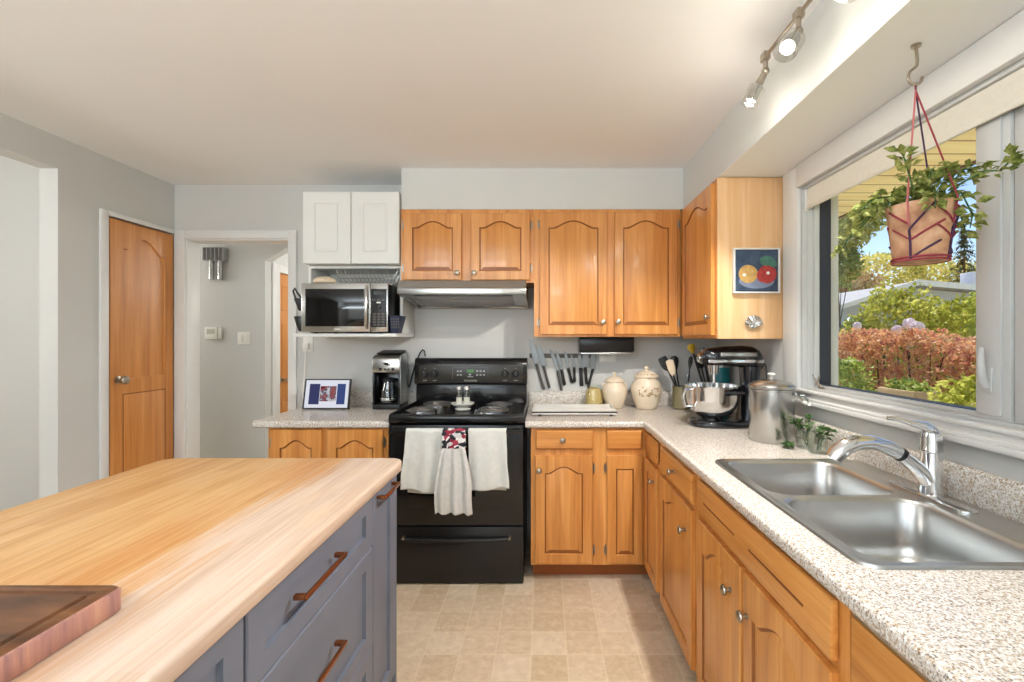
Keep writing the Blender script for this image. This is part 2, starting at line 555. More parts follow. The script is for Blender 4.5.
class MB:
    def __init__(s, xf=None):
        s.bm = bmesh.new()
        s.xf = xf

    def _v(s, p):
        p = Vector(p)
        if s.xf is not None:
            p = s.xf @ p
        return s.bm.verts.new(p)

    def face(s, vs, mi=0):
        try:
            f = s.bm.faces.new(vs)
            f.material_index = mi
            return f
        except ValueError:
            return None

    def poly(s, pts, mi=0):
        return s.face([s._v(p) for p in pts], mi)

    def loops(s, rings, cap0=True, cap1=True, closed=True, mi=0):
        vr = [[s._v(p) for p in r] for r in rings]
        n = len(vr[0])
        for a, b in zip(vr[:-1], vr[1:]):
            for k in range(n if closed else n - 1):
                s.face([a[k], a[(k + 1) % n], b[(k + 1) % n], b[k]], mi)
        if cap0:
            s.face(list(reversed(vr[0])), mi)
        if cap1:
            s.face(vr[-1], mi)
        return s

    def box(s, x0, x1, y0, y1, z0, z1, mi=0):
        x0, x1 = min(x0, x1), max(x0, x1)
        y0, y1 = min(y0, y1), max(y0, y1)
        z0, z1 = min(z0, z1), max(z0, z1)
        return s.loops([[(x0, y0, z0), (x1, y0, z0), (x1, y1, z0), (x0, y1, z0)],
                        [(x0, y0, z1), (x1, y0, z1), (x1, y1, z1), (x0, y1, z1)]], mi=mi)

    def fbox(s, F, u0, u1, v0, v1, w0, w1, mi=0):
        return s.loops([[F.p(u0, v0, w0), F.p(u1, v0, w0), F.p(u1, v1, w0), F.p(u0, v1, w0)],
                        [F.p(u0, v0, w1), F.p(u1, v0, w1), F.p(u1, v1, w1), F.p(u0, v1, w1)]], mi=mi)

    def tube(s, pts, r, seg=8, cap=True, mi=0):
        pts = [Vector(p) for p in pts]
        rs = r if isinstance(r, (list, tuple)) else [r] * len(pts)
        rings = []
        t0 = (pts[1] - pts[0]).normalized()
        a = t0.orthogonal().normalized()
        for i, p in enumerate(pts):
            if i == 0:
                t = pts[1] - pts[0]
            elif i == len(pts) - 1:
                t = pts[-1] - pts[-2]
            else:
                t = (pts[i + 1] - p).normalized() + (p - pts[i - 1]).normalized()
            t.normalize()
            a = (a - t * a.dot(t))
            a = a.normalized() if a.length > 1e-6 else t.orthogonal().normalized()
            b = t.cross(a)
            rings.append([p + (a * math.cos(2 * PI * k / seg) + b * math.sin(2 * PI * k / seg)) * rs[i] for k in range(seg)])
        return s.loops(rings, cap, cap, mi=mi)

    def cyl(s, p0, p1, r0, r1=None, seg=20, mi=0):
        return s.tube([p0, p1], [r0, r0 if r1 is None else r1], seg, mi=mi)

    def lathe(s, prof, c, axis=(0, 0, 1), seg=24, cap0=True, cap1=True, squash=1.0, mi=0):
        """prof: list of (radius, height along the axis)."""
        ax = Vector(axis).normalized()
        a = Vector((1, 0, 0)) if abs(ax.x) < 0.9 else Vector((0, 1, 0))
        a = (a - ax * a.dot(ax)).normalized()
        b = ax.cross(a)
        c = Vector(c)
        rings = [[c + ax * h + (a * math.cos(2 * PI * k / seg) + b * math.sin(2 * PI * k / seg) * squash) * max(r, 1e-4) for k in range(seg)] for r, h in prof]
        return s.loops(rings, cap0, cap1, mi=mi)

    def ball(s, c, rx, ry=None, rz=None, seg=16, rings=10, mi=0):
        ry = rx if ry is None else ry
        rz = rx if rz is None else rz
        c = Vector(c)
        rr = []
        for i in range(1, rings):
            th = PI * i / rings
            rr.append([c + Vector((rx * math.sin(th) * math.cos(2 * PI * k / seg), ry * math.sin(th) * math.sin(2 * PI * k / seg), -rz * math.cos(th))) for k in range(seg)])
        return s.loops(rr, mi=mi)

    def prism(s, pts2, h0, h1, plane='xy', mi=0):
        f = {'xy': lambda a, b, h: (a, b, h), 'xz': lambda a, b, h: (a, h, b), 'yz': lambda a, b, h: (h, a, b)}[plane]
        return s.loops([[f(a, b, h0) for a, b in pts2], [f(a, b, h1) for a, b in pts2]], mi=mi)

    def build(s, name, mat, parent=None, bevel=0.0, smooth=True, angle=35, seg=2, origin=None, merge=False):
        bm = s.bm
        if merge:
            bmesh.ops.remove_doubles(bm, verts=bm.verts[:], dist=1e-5)
        bmesh.ops.recalc_face_normals(bm, faces=bm.faces[:])
        if bevel:
            es = [e for e in bm.edges if len(e.link_faces) == 2 and e.calc_face_angle(0) > 0.6]
            bmesh.ops.bevel(bm, geom=es, offset=bevel, segments=seg, profile=0.5, affect='EDGES', clamp_overlap=True)
        me = bpy.data.meshes.new(name)
        if origin is None:
            if parent is not None:
                root = parent
                while root.parent:
                    root = root.parent
                origin = Vector(root.location)
            elif len(bm.verts):
                xs = [v.co.x for v in bm.verts]
                ys = [v.co.y for v in bm.verts]
                zs = [v.co.z for v in bm.verts]
                origin = Vector(((min(xs) + max(xs)) / 2, (min(ys) + max(ys)) / 2, min(zs)))
        origin = Vector(origin)
        for v in bm.verts:
            v.co -= origin
        bm.to_mesh(me)
        bm.free()
        for m in (mat if isinstance(mat, (list, tuple)) else [mat]):
            me.materials.append(MATS[m])
        if smooth:
            for p in me.polygons:
                p.use_smooth = True
            me.set_sharp_from_angle(angle=math.radians(angle))
        o = bpy.data.objects.new(name, me)
        COL.objects.link(o)
        if parent is not None:
            o.parent = parent
        else:
            o.location = origin
        return o


def tag(o, label, cat, group=None):
    o['label'] = label
    o['category'] = cat
    if group:
        o['group'] = group
    return o


def thing(name, loc, label, cat, group=None):
    o = bpy.data.objects.new(name, None)
    o.empty_display_size = 0.05
    COL.objects.link(o)
    o.location = loc
    return tag(o, label, cat, group)


def struct(o):
    o['kind'] = 'structure'
    return o


def children(o):
    return [c for c in COL.objects if c.parent == o]


def copy_tree(o, parent=None):
    kids = list(o.children)
    c = o.copy()
    COL.objects.link(c)
    if parent is not None:
        c.parent = parent
    for k in kids:
        copy_tree(k, c)
    return c


def lettering(body, F, u, v, w, size, mat, name, parent, align='CENTER'):
    """Raised lettering as a mesh lying on the face of frame F."""
    cu = bpy.data.curves.new(name, 'FONT')
    cu.body = body
    cu.size = size
    cu.align_x = align
    cu.align_y = 'CENTER'
    cu.extrude = 0.0006
    tmp = bpy.data.objects.new('tmp', cu)
    COL.objects.link(tmp)
    bpy.context.view_layer.update()
    me = bpy.data.meshes.new_from_object(tmp)
    bpy.data.objects.remove(tmp)
    root = parent
    while root.parent:
        root = root.parent
    for vt in me.vertices:
        vt.co = F.p(u + vt.co.x, v + vt.co.y, w + vt.co.z) - Vector(root.location)
    me.materials.clear()
    me.materials.append(MATS[mat])
    o = bpy.data.objects.new(name, me)
    COL.objects.link(o)
    o.parent = parent
    return o


# ------------------------------------------------------------------ the room shell
XR, YB, XL, ZC = 1.224, 3.245, -2.60, 2.47      # right wall, back wall, left wall, ceiling

m = MB(); m.box(-5.6, 1.40, -3.2, 7.1, -0.06, 0.0)
struct(m.build('floor', 'vinyl_tile_floor'))
m = MB(); m.box(-2.70, 1.40, -3.2, 3.365, ZC, ZC + 0.08); m.box(-5.6, 1.40, 3.365, 7.1, ZC, ZC + 0.08); m.box(-5.7, -2.65, -3.2, 3.365, 3.0, 3.08)
struct(m.build('ceiling', 'ceiling_paint'))

m = MB()                                        # back wall with the doorway to the hall
m.box(-5.6, -2.70, YB, 3.365, 0, 3.0)
m.box(-2.70, -2.525, YB, 3.365, 0, ZC)
m.box(-2.525, -1.785, YB, 3.365, 2.0975, ZC)
m.box(-1.785, 1.40, YB, 3.365, 0, ZC)
struct(m.build('wall_back', 'wall_paint'))

m = MB()                                        # left wall: wide opening, pantry door recess
m.box(-2.70, XL, -3.2, -0.7, 0, ZC)
m.box(-2.72, -2.70, -3.2, YB, ZC, 3.0)
m.box(-2.70, XL, -0.7, 2.466, 2.30, ZC)
m.box(-2.70, XL, 2.466, 2.738, 0, ZC)
m.box(-2.70, XL, 2.738, 3.245, 2.122, ZC)
m.box(-2.70, -2.66, 2.738, 3.245, 0, 2.122)
struct(m.build('wall_left', 'wall_paint'))

m = MB()                                        # right wall around the window
m.box(XR, 1.40, -3.2, 0.30, 0, ZC)
m.box(XR, 1.40, 2.18, YB, 0, ZC)
m.box(XR, 1.40, 0.30, 2.18, 0, 1.115)
m.box(XR, 1.40, 0.30, 2.18, 2.10, ZC)
struct(m.build('wall_right', 'wall_paint'))

m = MB()                                        # rear wall behind the camera with an added window opening
m.box(-5.6, -2.7, -3.2, -3.1, 0, 3.0)
m.box(-2.7, -2.5, -3.2, -3.1, 0, ZC)
m.box(-2.5, 0.7, -3.2, -3.1, 0, 0.2)
m.box(-2.5, 0.7, -3.2, -3.1, 2.42, ZC)
m.box(0.7, XR, -3.2, -3.1, 0, ZC)
struct(m.build('wall_rear', 'wall_paint'))
m = MB()
for x in (-2.5, -0.93, 0.64):
    m.box(x, x + 0.06, -3.19, -3.12, 0.2, 2.42)
m.box(-2.44, 0.64, -3.19, -3.12, 0.2, 0.26)
m.box(-2.44, 0.64, -3.19, -3.12, 2.36, 2.42)
w2 = struct(m.build('added_window', 'window_vinyl'))  # unseen window added as the opening for the rear fill light
m = MB(); m.box(-2.44, 0.64, -3.158, -3.152, 0.26, 2.36)
m.build('pane', 'window_glass', w2)

# bulkhead over the wall cabinets and the window
m = MB()
m.box(-0.90, 0.892, 2.925, YB, 2.2095, ZC)
m.box(0.892, XR, -3.1, YB, 2.2125, ZC)
struct(m.build('wall_soffit', 'wall_paint_light'))
m = MB(); m.box(0.893, XR - 0.001, -3.09, 2.338, 2.2095, 2.2123)
struct(m.build('trim_5', 'ceiling_paint'))

# next room seen through the wide opening
m = MB(); m.box(-5.6, -5.5, -3.1, YB, 0, 3.0)
struct(m.build('wall_next_room', 'wall_paint_light'))
# hall behind the doorway
m = MB()
m.box(-5.6, -2.538, 4.20, 4.30, 0, ZC)
m.prism([(-2.538, 2.10), (-1.55, 2.69), (-1.55, 2.75), (-2.538, 2.75)], 4.20, 4.30, 'xz')
struct(m.build('wall_hall', 'wall_paint'))
m = MB()
m.box(-2.64, -2.54, 4.302, 4.425, 0, ZC)
m.box(-2.64, -2.54, 4.425, 5.20, 2.03, ZC)
m.box(-2.64, -2.54, 5.20, 7.0, 0, ZC)
struct(m.build('wall_corridor', 'wall_paint_light'))
m = MB()
m.box(-2.64, -0.9, 7.0, 7.1, 0, ZC)
m.box(-1.0, -0.9, 3.37, 7.0, 0, ZC)
m.box(-5.6, -5.5, 3.37, 4.2, 0, ZC)
struct(m.build('wall_hall_end', 'wall_paint_light'))

# doorway casing
m = MB()
m.box(-2.593, -2.518, YB - 0.016, YB, 0, 2.15)
m.box(-1.792, -1.733, YB - 0.016, YB, 0, 2.15)
m.box(-2.518, -1.792, YB - 0.016, YB, 2.09, 2.15)
m.box(-2.527, -2.513, YB, 3.372, 0, 2.092)
m.box(-1.797, -1.783, YB, 3.372, 0, 2.092)
m.box(-2.513, -1.797, YB, 3.372, 2.08, 2.094)
struct(m.build('trim_1', 'white_trim', bevel=0.003))
# corridor door casing
m = MB()
m.box(-2.54, -2.522, 4.302, 4.415, 0, 2.10)
m.box(-2.54, -2.522, 5.20, 5.30, 0, 2.10)
m.box(-2.54, -2.522, 4.415, 5.20, 2.025, 2.10)
struct(m.build('trim_2', 'white_trim', bevel=0.003))
# pantry door casing
m = MB()
m.box(XL, XL + 0.018, 2.690, 2.738, 0, 2.15)
m.box(XL, XL + 0.018, 2.738, 3.226, 2.122, 2.15)
struct(m.build('trim_3', 'white_trim', bevel=0.003))


# ------------------------------------------------------------------ panelled doors
def outline(u0, u1, v0, v1, arch, n=20, power=1.0):
    """Closed outline, arched at the top when arch > 0: (u, v, s)."""
    sh = v1 - arch
    pts = [(u0, v0), (u1, v0)]
    for k in range(n + 1):
        s = 1 - k / n
        x = min(1.0, max(0.0, (s - 0.10) / 0.80))
        b = math.sin(PI * x) ** 1.25 if 0 < x < 1 else 0.0
        pts.append((u0 + (u1 - u0) * s, sh + arch * b))
    return pts


def panel_slab(m, F, u0, u1, v0, v1, t, insets, arch, w0=0.0, raised=True, groove=0.006, n=20, mi_groove=0, inner_bevel=0.028):
    """A slab with one arched raised (or recessed) panel.  insets = (left, right, bottom, top)."""
    il, ir, ib, it = insets
    c = 0.0035
    outer = [(u0, v0), (u1, v0)] + [(u0 + (u1 - u0) * (1 - k / n), v1) for k in range(n + 1)]
    outc = [(u0 + c, v0 + c), (u1 - c, v0 + c)] + [(u0 + c + (u1 - u0 - 2 * c) * (1 - k / n), v1 - c) for k in range(n + 1)]
    a = outline(u0 + il, u1 - ir, v0 + ib, v1 - it, arch, n)
    P = lambda pts, w: [F.p(x, y, w0 + w) for x, y in pts]
    rings = [P(outer, 0), P(outer, t - c), P(outc, t), P(a, t)]
    if raised:
        g = 0.004
        a1 = outline(u0 + il + g, u1 - ir - g, v0 + ib + g, v1 - it - g, arch, n)
        a2 = outline(u0 + il + 2 * g, u1 - ir - 2 * g, v0 + ib + 2 * g, v1 - it - 2 * g, arch, n)
        ib2 = inner_bevel
        a3 = outline(u0 + il + ib2, u1 - ir - ib2, v0 + ib + ib2, v1 - it - ib2, arch, n)
        rings += [P(a1, t - groove), P(a2, t - groove), P(a3, t - 0.001)]
    else:
        g = 0.002
        a1 = outline(u0 + il + g, u1 - ir - g, v0 + ib + g, v1 - it - g, arch, n)
        rings += [P(a1, t - groove)]
    m.loops(rings)
    if raised and mi_groove:
        nr = len(outer)
        fs = list(m.bm.faces)[-(1 + 3 * nr):-1]
        for f in fs[:2 * nr]:
            f.material_index = mi_groove
    return m


def knob(F, u, v, w, parent, mat='pewter_metal', r=0.0165):
    m = MB()
    m.lathe([(0.0085, 0), (0.0085, 0.003), (0.005, 0.006), (0.005, 0.014), (r * 0.8, 0.017), (r, 0.021), (r * 0.9, 0.026), (r * 0.5, 0.029)], F.p(u, v, w), F.W, 16)
    return m.build('knob', mat, parent)


def hinge(F, u, v, w, parent):
    m = MB()
    m.cyl(F.p(u, v - 0.024, w + 0.004), F.p(u, v + 0.024, w + 0.004), 0.0045, seg=10)
    m.fbox(F, u - 0.009, u + 0.009, v - 0.018, v + 0.018, w - 0.001, w + 0.003)
    for s in (-1, 1):
        m.ball(F.p(u, v + s * 0.027, w + 0.004), 0.004, seg=8, rings=6)
    return m.build('hinge', 'pewter_metal', parent)


def cab_door(parent, F, u0, u1, v0, v1, mat, w0=0.001, t=0.019, arch=0.045, inset=0.055, raised=True, knob_at=None, hinge_u=None, top=None, groove=0.006, bevel=0.026, name='door', hinge_v=None):
    m = MB()
    top = inset if top is None else top
    oak = mat.startswith('oak')
    panel_slab(m, F, u0, u1, v0, v1, t, (inset, inset, inset, top), arch, w0, raised, groove, inner_bevel=bevel, mi_groove=1 if oak else 0)
    d = m.build(name, [mat, 'oak_groove_dark'] if oak else mat, parent, angle=25)
    if knob_at:
        knob(F, knob_at[0], knob_at[1], w0 + t, d)
    if hinge_u is not None:
        for hv in (hinge_v or (v0 + 0.075, v1 - 0.075)):
            hinge(F, hinge_u, hv, 0.001, d)
    return d


def cab_drawer(parent, F, u0, u1, v0, v1, mat, w0=0.001, t=0.019, knob_at=None):
    m = MB()
    c = 0.008
    P = lambda d, w: [F.p(u0 + d, v0 + d, w0 + w), F.p(u1 - d, v0 + d, w0 + w), F.p(u1 - d, v1 - d, w0 + w), F.p(u0 + d, v1 - d, w0 + w)]
    m.loops([P(0, 0), P(0, t - 0.007), P(c, t), P(c + 0.001, t)])
    d = m.build('drawer', mat, parent)
    if knob_at:
        knob(F, knob_at[0], knob_at[1], w0 + t, d)
    return d


# pantry door in the left wall
FL = Frame((XL - 0.022, 0, 0), (0, 1, 0), (1, 0, 0))
m = MB()
panel_slab(m, FL, 2.752, 3.222, 0.01, 2.112, 0.034, (0.085, 0.075, 1.13, 0.085), 0.085, 0.0, False, 0.008)
d1 = struct(m.build('door_1', 'door_oak', angle=25))
m = MB()
m.fbox(FL, 2.838, 3.146, 0.23, 1.04, 0.0345, 0.0355)
m.build('lower_panel', 'door_oak', d1, bevel=0.0008)
m = MB()
for (a, b, c, e) in ((2.832, 2.838, 0.224, 1.046), (3.146, 3.152, 0.224, 1.046), (2.832, 3.152, 0.224, 0.230), (2.832, 3.152, 1.040, 1.046)):
    m.fbox(FL, a, b, c, e, 0.0338, 0.0346)
m.build('panel_groove', 'oak_groove', d1)
m = MB()
m.lathe([(0.024, 0), (0.024, 0.004), (0.010, 0.008), (0.010, 0.03), (0.024, 0.036), (0.027, 0.048), (0.02, 0.058), (0.006, 0.061)], FL.p(2.80, 1.135, 0.034), (1, 0, 0), 20)
m.build('door_knob', 'pewter_metal', d1)

# six-panel door of the corridor
FC = Frame((-2.60, 0, 0), (0, 1, 0), (1, 0, 0))
m = MB(); m.fbox(FC, 4.428, 5.197, 0.008, 2.026, 0, 0.036)
d2 = struct(m.build('door_2', 'door_oak', bevel=0.002))
for u in (4.51, 4.86):
    for (a, b) in ((0.18, 0.80), (0.96, 1.55), (1.66, 1.92)):
        m = MB()
        panel_slab(m, FC, u, u + 0.25, a, b, 0.006, (0.02, 0.02, 0.02, 0.02), 0, 0.0362, True, 0.005, inner_bevel=0.03)
        m.build('panel', 'door_oak', d2, angle=25)
m = MB()
m.lathe([(0.027, 0), (0.027, 0.006), (0.011, 0.01), (0.011, 0.045)], FC.p(4.485, 0.985, 0.0362), (1, 0, 0), 16)
m.tube([FC.p(4.485, 0.985, 0.078), FC.p(4.53, 0.99, 0.082), FC.p(4.60, 0.985, 0.078)], [0.010, 0.009, 0.007], 10)
m.build('lever_handle', 'pewter_metal', d2)

# ------------------------------------------------------------------ window over the sink
m = MB()                                        # casing boards on the wall, moulded apron below
m.box(1.206, XR, 2.18, 2.315, 1.082, 2.208)
m.box(1.198, XR, 0.2, 2.18, 2.10, 2.208)
m.box(1.202, XR, 0.2, 2.18, 1.082, 1.150)
m.box(1.190, XR, 0.2, 2.19, 1.086, 1.104)
m.box(1.196, XR, 0.2, 2.19, 1.104, 1.116)
m.box(1.194, XR, 0.2, 2.185, 1.138, 1.152)
struct(m.build('trim_4', 'white_trim', bevel=0.003))
m = MB()                                        # jamb liner
m.box(XR, 1.30, 2.166, 2.18, 1.115, 2.10)
m.box(XR, 1.30, 0.30, 0.314, 1.115, 2.10)
m.box(XR, 1.30, 0.314, 2.166, 2.086, 2.10)
m.box(XR, 1.30, 0.314, 2.166, 1.115, 1.146)
# steps of the vinyl frame
m.box(1.245, 1.292, 2.158, 2.166, 1.146, 2.086)
m.box(1.268, 1.292, 2.148, 2.158, 1.146, 2.086)
m.box(1.245, 1.292, 0.314, 2.158, 1.146, 1.160)
m.box(1.268, 1.292, 0.314, 2.148, 1.160, 1.172)
win = struct(m.build('window_1', 'window_vinyl', bevel=0.002))
m = MB()
m.box(1.2922, 1.345, 2.148, 2.162, 1.172, 2.086)
m.box(1.2922, 1.335, 1.345, 2.148, 1.166, 1.1735)
m.box(1.2922, 1.335, 1.345, 2.148, 2.07, 2.086)
m.box(1.2922, 1.335, 1.335, 1.345, 1.172, 2.086)
m.build('gasket', 'dark_gasket', win)
m = MB(); m.box(1.318, 1.324, 1.345, 2.150, 1.170, 2.08)
m.build('picture_pane', 'window_glass', win)
m = MB()                                        # mullion and casement sash next to the picture pane
m.box(1.255, 1.36, 1.236, 1.335, 1.160, 2.086)
m.box(1.248, 1.256, 1.255, 1.322, 1.172, 2.086)
m.build('mullion', 'window_vinyl', win, bevel=0.003)
m = MB()
m.box(1.262, 1.33, 1.165, 1.232, 1.165, 2.08)
m.box(1.262, 1.33, 0.34, 0.41, 1.165, 2.08)
m.box(1.262, 1.33, 0.41, 1.165, 1.165, 1.235)
m.box(1.262, 1.33, 0.41, 1.165, 2.01, 2.08)
sash = m.build('sash', 'window_vinyl', win, bevel=0.003)
m = MB(); m.box(1.295, 1.301, 0.405, 1.17, 1.23, 2.015)
m.build('pane', 'window_glass', sash)
m = MB()                                        # lock lever
m.box(1.240, 1.249, 1.272, 1.298, 1.235, 1.305)
m.tube([(1.238, 1.285, 1.25), (1.226, 1.285, 1.275), (1.224, 1.287, 1.32), (1.230, 1.29, 1.362)], [0.010, 0.011, 0.0095, 0.006], 10)
m.build('lock_lever', 'window_vinyl', win, bevel=0.002)

# roller blind inside the casing
bl = thing('roller_blind', (1.236, 1.24, 1.99), 'cream fabric roller blind pulled a little way down over the sink window', 'blind')
m = MB(); m.box(1.2345, 1.2365, 0.325, 2.150, 2.005, 2.084)
m.build('fabric', 'shade_fabric', bl)
m = MB(); m.box(1.230, 1.241, 0.325, 2.150, 1.990, 2.008)
m.build('bottom_bar', 'shade_fabric', bl, bevel=0.003)
for y in (0.318, 2.152):
    m = MB(); m.box(1.227, 1.243, y, y + 0.006, 1.985, 2.085)
    m.build('end_bracket', 'white_trim', bl)

# ------------------------------------------------------------------ wall cabinets
FB = Frame((0, 2.915, 0), (1, 0, 0), (0, -1, 0))      # face of the back-wall wall cabinets
Z0, Z1 = 1.400, 2.206


def face_frame(parent, F, u0, u1, v0, v1, stiles, rails, mat_v='oak_vertical', t=0.019, name='face_frame'):
    m = MB()
    for a, b in stiles:
        m.fbox(F, a, b, v0, v1, -t, 0)
    ss = sorted(stiles)
    for (a, b), (c, d) in zip(ss[:-1], ss[1:]):
        for e, f in rails:
            m.fbox(F, b, c, e, f, -t, -0.0004)
    return m.build(name, mat_v, parent)


c1 = thing('wall_cabinet', (-0.478, 3.08, 1.742), 'short oak two-door wall cabinet above the range hood', 'cabinet')
m = MB(); m.box(-0.899, -0.0585, 2.935, YB - 0.001, 1.745, Z1)
m.build('carcass', 'oak_vertical', c1)
face_frame(c1, FB, -0.900, -0.0575, 1.742, Z1, [(-0.900, -0.865), (-0.520, -0.448), (-0.092, -0.0575)], [(1.742, 1.775), (2.165, Z1)])
cab_door(c1, FB, -0.878, -0.513, 1.757, 2.178, 'oak_vertical', knob_at=(-0.538, 1.800), hinge_u=-0.884, arch=0.040, top=0.050)
cab_door(c1, FB, -0.455, -0.082, 1.757, 2.178, 'oak_vertical', knob_at=(-0.430, 1.800), hinge_u=-0.076, arch=0.040, top=0.050)

c2 = thing('wall_cabinet', (0.41, 3.08, Z0), 'tall oak two-door wall cabinet right of the range hood', 'cabinet')
m = MB(); m.box(-0.0555, 0.884, 2.935, YB - 0.001, Z0 + 0.002, Z1)
m.build('carcass', 'oak_vertical', c2)
face_frame(c2, FB, -0.0565, 0.866, Z0, Z1, [(-0.0565, -0.016), (0.40, 0.456), (0.840, 0.866)], [(Z0, Z0 + 0.03), (2.15, Z1)])
cab_door(c2, FB, -0.020, 0.404, 1.414, 2.184, 'oak_vertical', knob_at=(0.378, 1.492), hinge_u=-0.027, arch=0.045, top=0.052)
cab_door(c2, FB, 0.450, 0.848, 1.414, 2.184, 'oak_vertical', knob_at=(0.472, 1.492), hinge_u=0.857, arch=0.045, top=0.052)

FRU = Frame((0.886, 0, 0), (0, 1, 0), (-1, 0, 0))
c3 = thing('wall_cabinet', (1.055, 2.63, Z0), 'oak wall cabinet on the window wall, a small painting on its pale end panel', 'cabinet')
m = MB(); m.box(0.906, XR - 0.001, 2.352, 2.932, Z0 - 0.012, Z1)
m.build('carcass', 'oak_vertical', c3)
m = MB(); m.box(0.888, XR - 0.001, 2.340, 2.351, Z0 - 0.014, Z1 + 0.002)
m.build('end_panel', 'oak_pale', c3, bevel=0.002)
face_frame(c3, FRU, 2.352, 2.913, Z0 - 0.012, Z1, [(2.352, 2.385), (2.868, 2.913)], [(Z0 - 0.012, Z0 + 0.025), (2.15, Z1)])
cab_door(c3, FRU, 2.372, 2.872, 1.405, 2.186, 'oak_vertical', knob_at=(2.400, 1.500), hinge_u=2.882, arch=0.05, top=0.055)

# white wall cabinet and the open shelf box under it
FW = Frame((0, 2.90, 0), (1, 0, 0), (0, -1, 0))
c4 = thing('wall_cabinet', (-1.212, 3.07, 1.862), 'white two-door wall cabinet above the microwave', 'cabinet')
m = MB(); m.box(-1.513, -0.908, 2.918, YB - 0.001, 1.862, 2.312)
m.build('carcass', 'white_lacquer', c4, bevel=0.001)
cab_door(c4, FW, -1.515, -1.2125, 1.860, 2.315, 'white_lacquer', w0=-0.017, t=0.018, arch=0, inset=0.075, top=0.075, groove=0.004, bevel=0.012)
cab_door(c4, FW, -1.2085, -0.906, 1.860, 2.315, 'white_lacquer', w0=-0.017, t=0.018, arch=0, inset=0.075, top=0.075, groove=0.004, bevel=0.012)

c5 = thing('microwave_shelf', (-1.21, 3.05, 1.399), 'white open shelf box under the white cabinet, carrying the microwave', 'shelf')
m = MB()
m.box(-1.515, -1.497, 2.968, YB - 0.001, 1.420, 1.858)
m.box(-0.923, -0.905, 2.968, YB - 0.001, 1.420, 1.858)
m.box(-1.497, -0.923, 2.968, YB - 0.001, 1.840, 1.858)
m.box(-1.497, -0.923, YB - 0.012, YB - 0.001, 1.420, 1.840)
m.build('box_frame', 'white_lacquer', c5, bevel=0.001)
m = MB(); m.box(-1.530, -0.903, 2.830, YB - 0.001, 1.399, 1.4195)
m.build('shelf_board', 'white_lacquer', c5, bevel=0.002)

# ------------------------------------------------------------------ base cabinets
FBB = Frame((0, 2.632, 0), (1, 0, 0), (0, -1, 0))     # face of the back-wall base cabinets
YF = 2.632
b1 = thing('base_cabinet', (-1.235, 2.93, 0), 'oak two-door base cabinet left of the black range', 'cabinet')
m = MB(); m.box(-1.570, -0.884, 2.652, YB - 0.001, 0.10, 0.878)
m.build('carcass', 'oak_vertical', b1)
face_frame(b1, FBB, -1.571, -0.883, 0.095, 0.879, [(-1.571, -1.535), (-1.268, -1.222), (-0.925, -0.883)], [(0.095, 0.125), (0.85, 0.879)])
cab_door(b1, FBB, -1.548, -1.262, 0.108, 0.870, 'oak_vertical', arch=0.042, inset=0.052, top=0.06, hinge_u=-1.555, knob_at=(-1.285, 0.62))
cab_door(b1, FBB, -1.228, -0.912, 0.108, 0.870, 'oak_vertical', arch=0.042, inset=0.052, top=0.06, hinge_u=-0.905, knob_at=(-1.205, 0.62))
m = MB(); m.box(-1.560, -0.890, 2.70, 2.72, 0.001, 0.0945)
m.build('toe_kick', 'toe_brown', b1)

b2 = thing('base_cabinet', (0.25, 2.93, 0), 'oak base cabinet right of the range with two drawers over two doors', 'cabinet')
m = MB(); m.box(-0.068, 0.600, 2.652, YB - 0.001, 0.10, 0.878)
m.build('carcass', 'oak_vertical', b2)
face_frame(b2, FBB, -0.069, 0.588, 0.093, 0.879, [(-0.069, -0.036), (0.275, 0.372), (0.560, 0.588)], [(0.093, 0.125), (0.712, 0.768), (0.862, 0.879)])
cab_drawer(b2, FBB, -0.043, 0.285, 0.757, 0.868, 'oak_across', knob_at=(0.112, 0.812))
cab_drawer(b2, FBB, 0.363, 0.566, 0.757, 0.868, 'oak_across')
cab_door(b2, FBB, -0.045, 0.282, 0.106, 0.722, 'oak_vertical', arch=0.038, inset=0.055, top=0.062, hinge_u=0.290, knob_at=(-0.022, 0.640))
cab_door(b2, FBB, 0.365, 0.566, 0.106, 0.722, 'oak_vertical', arch=0.0, inset=0.050, top=0.075, hinge_u=0.357)
m = MB(); m.box(-0.060, 0.655, 2.705, 2.725, 0.001, 0.0925)
m.build('toe_kick', 'toe_brown', b2)

FR = Frame((0.590, 0, 0), (0, 1, 0), (-1, 0, 0))      # face of the window-wall base cabinets
b3 = thing('base_cabinet', (0.90, 2.21, 0), 'oak base cabinet on the window side between inner corner and sink cabinet', 'cabinet')
m = MB(); m.box(0.611, XR - 0.001, 1.738, 2.630, 0.10, 0.878)
m.build('carcass', 'oak_vertical', b3)
face_frame(b3, FR, 1.737, 2.630, 0.093, 0.879, [(1.737, 1.782), (2.238, 2.326), (2.570, 2.630)], [(0.093, 0.125), (0.712, 0.760), (0.862, 0.879)])
cab_drawer(b3, FR, 1.775, 2.245, 0.747, 0.862, 'oak_depth', knob_at=(2.01, 0.805))
m = MB(); m.fbox(FR, 2.335, 2.612, 0.747, 0.862, 0.001, 0.012)
m.build('blank_panel', 'oak_depth', b3, bevel=0.003)
cab_door(b3, FR, 1.775, 2.245, 0.106, 0.722, 'oak_vertical', arch=0.042, inset=0.055, top=0.058, hinge_u=2.253, knob_at=(1.850, 0.618))
cab_door(b3, FR, 2.320, 2.578, 0.106, 0.722, 'oak_vertical', arch=0.0, inset=0.050, top=0.06, hinge_u=2.586, knob_at=(2.37, 0.650))
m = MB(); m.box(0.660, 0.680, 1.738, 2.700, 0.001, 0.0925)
m.build('toe_kick', 'dark_toe', b3)

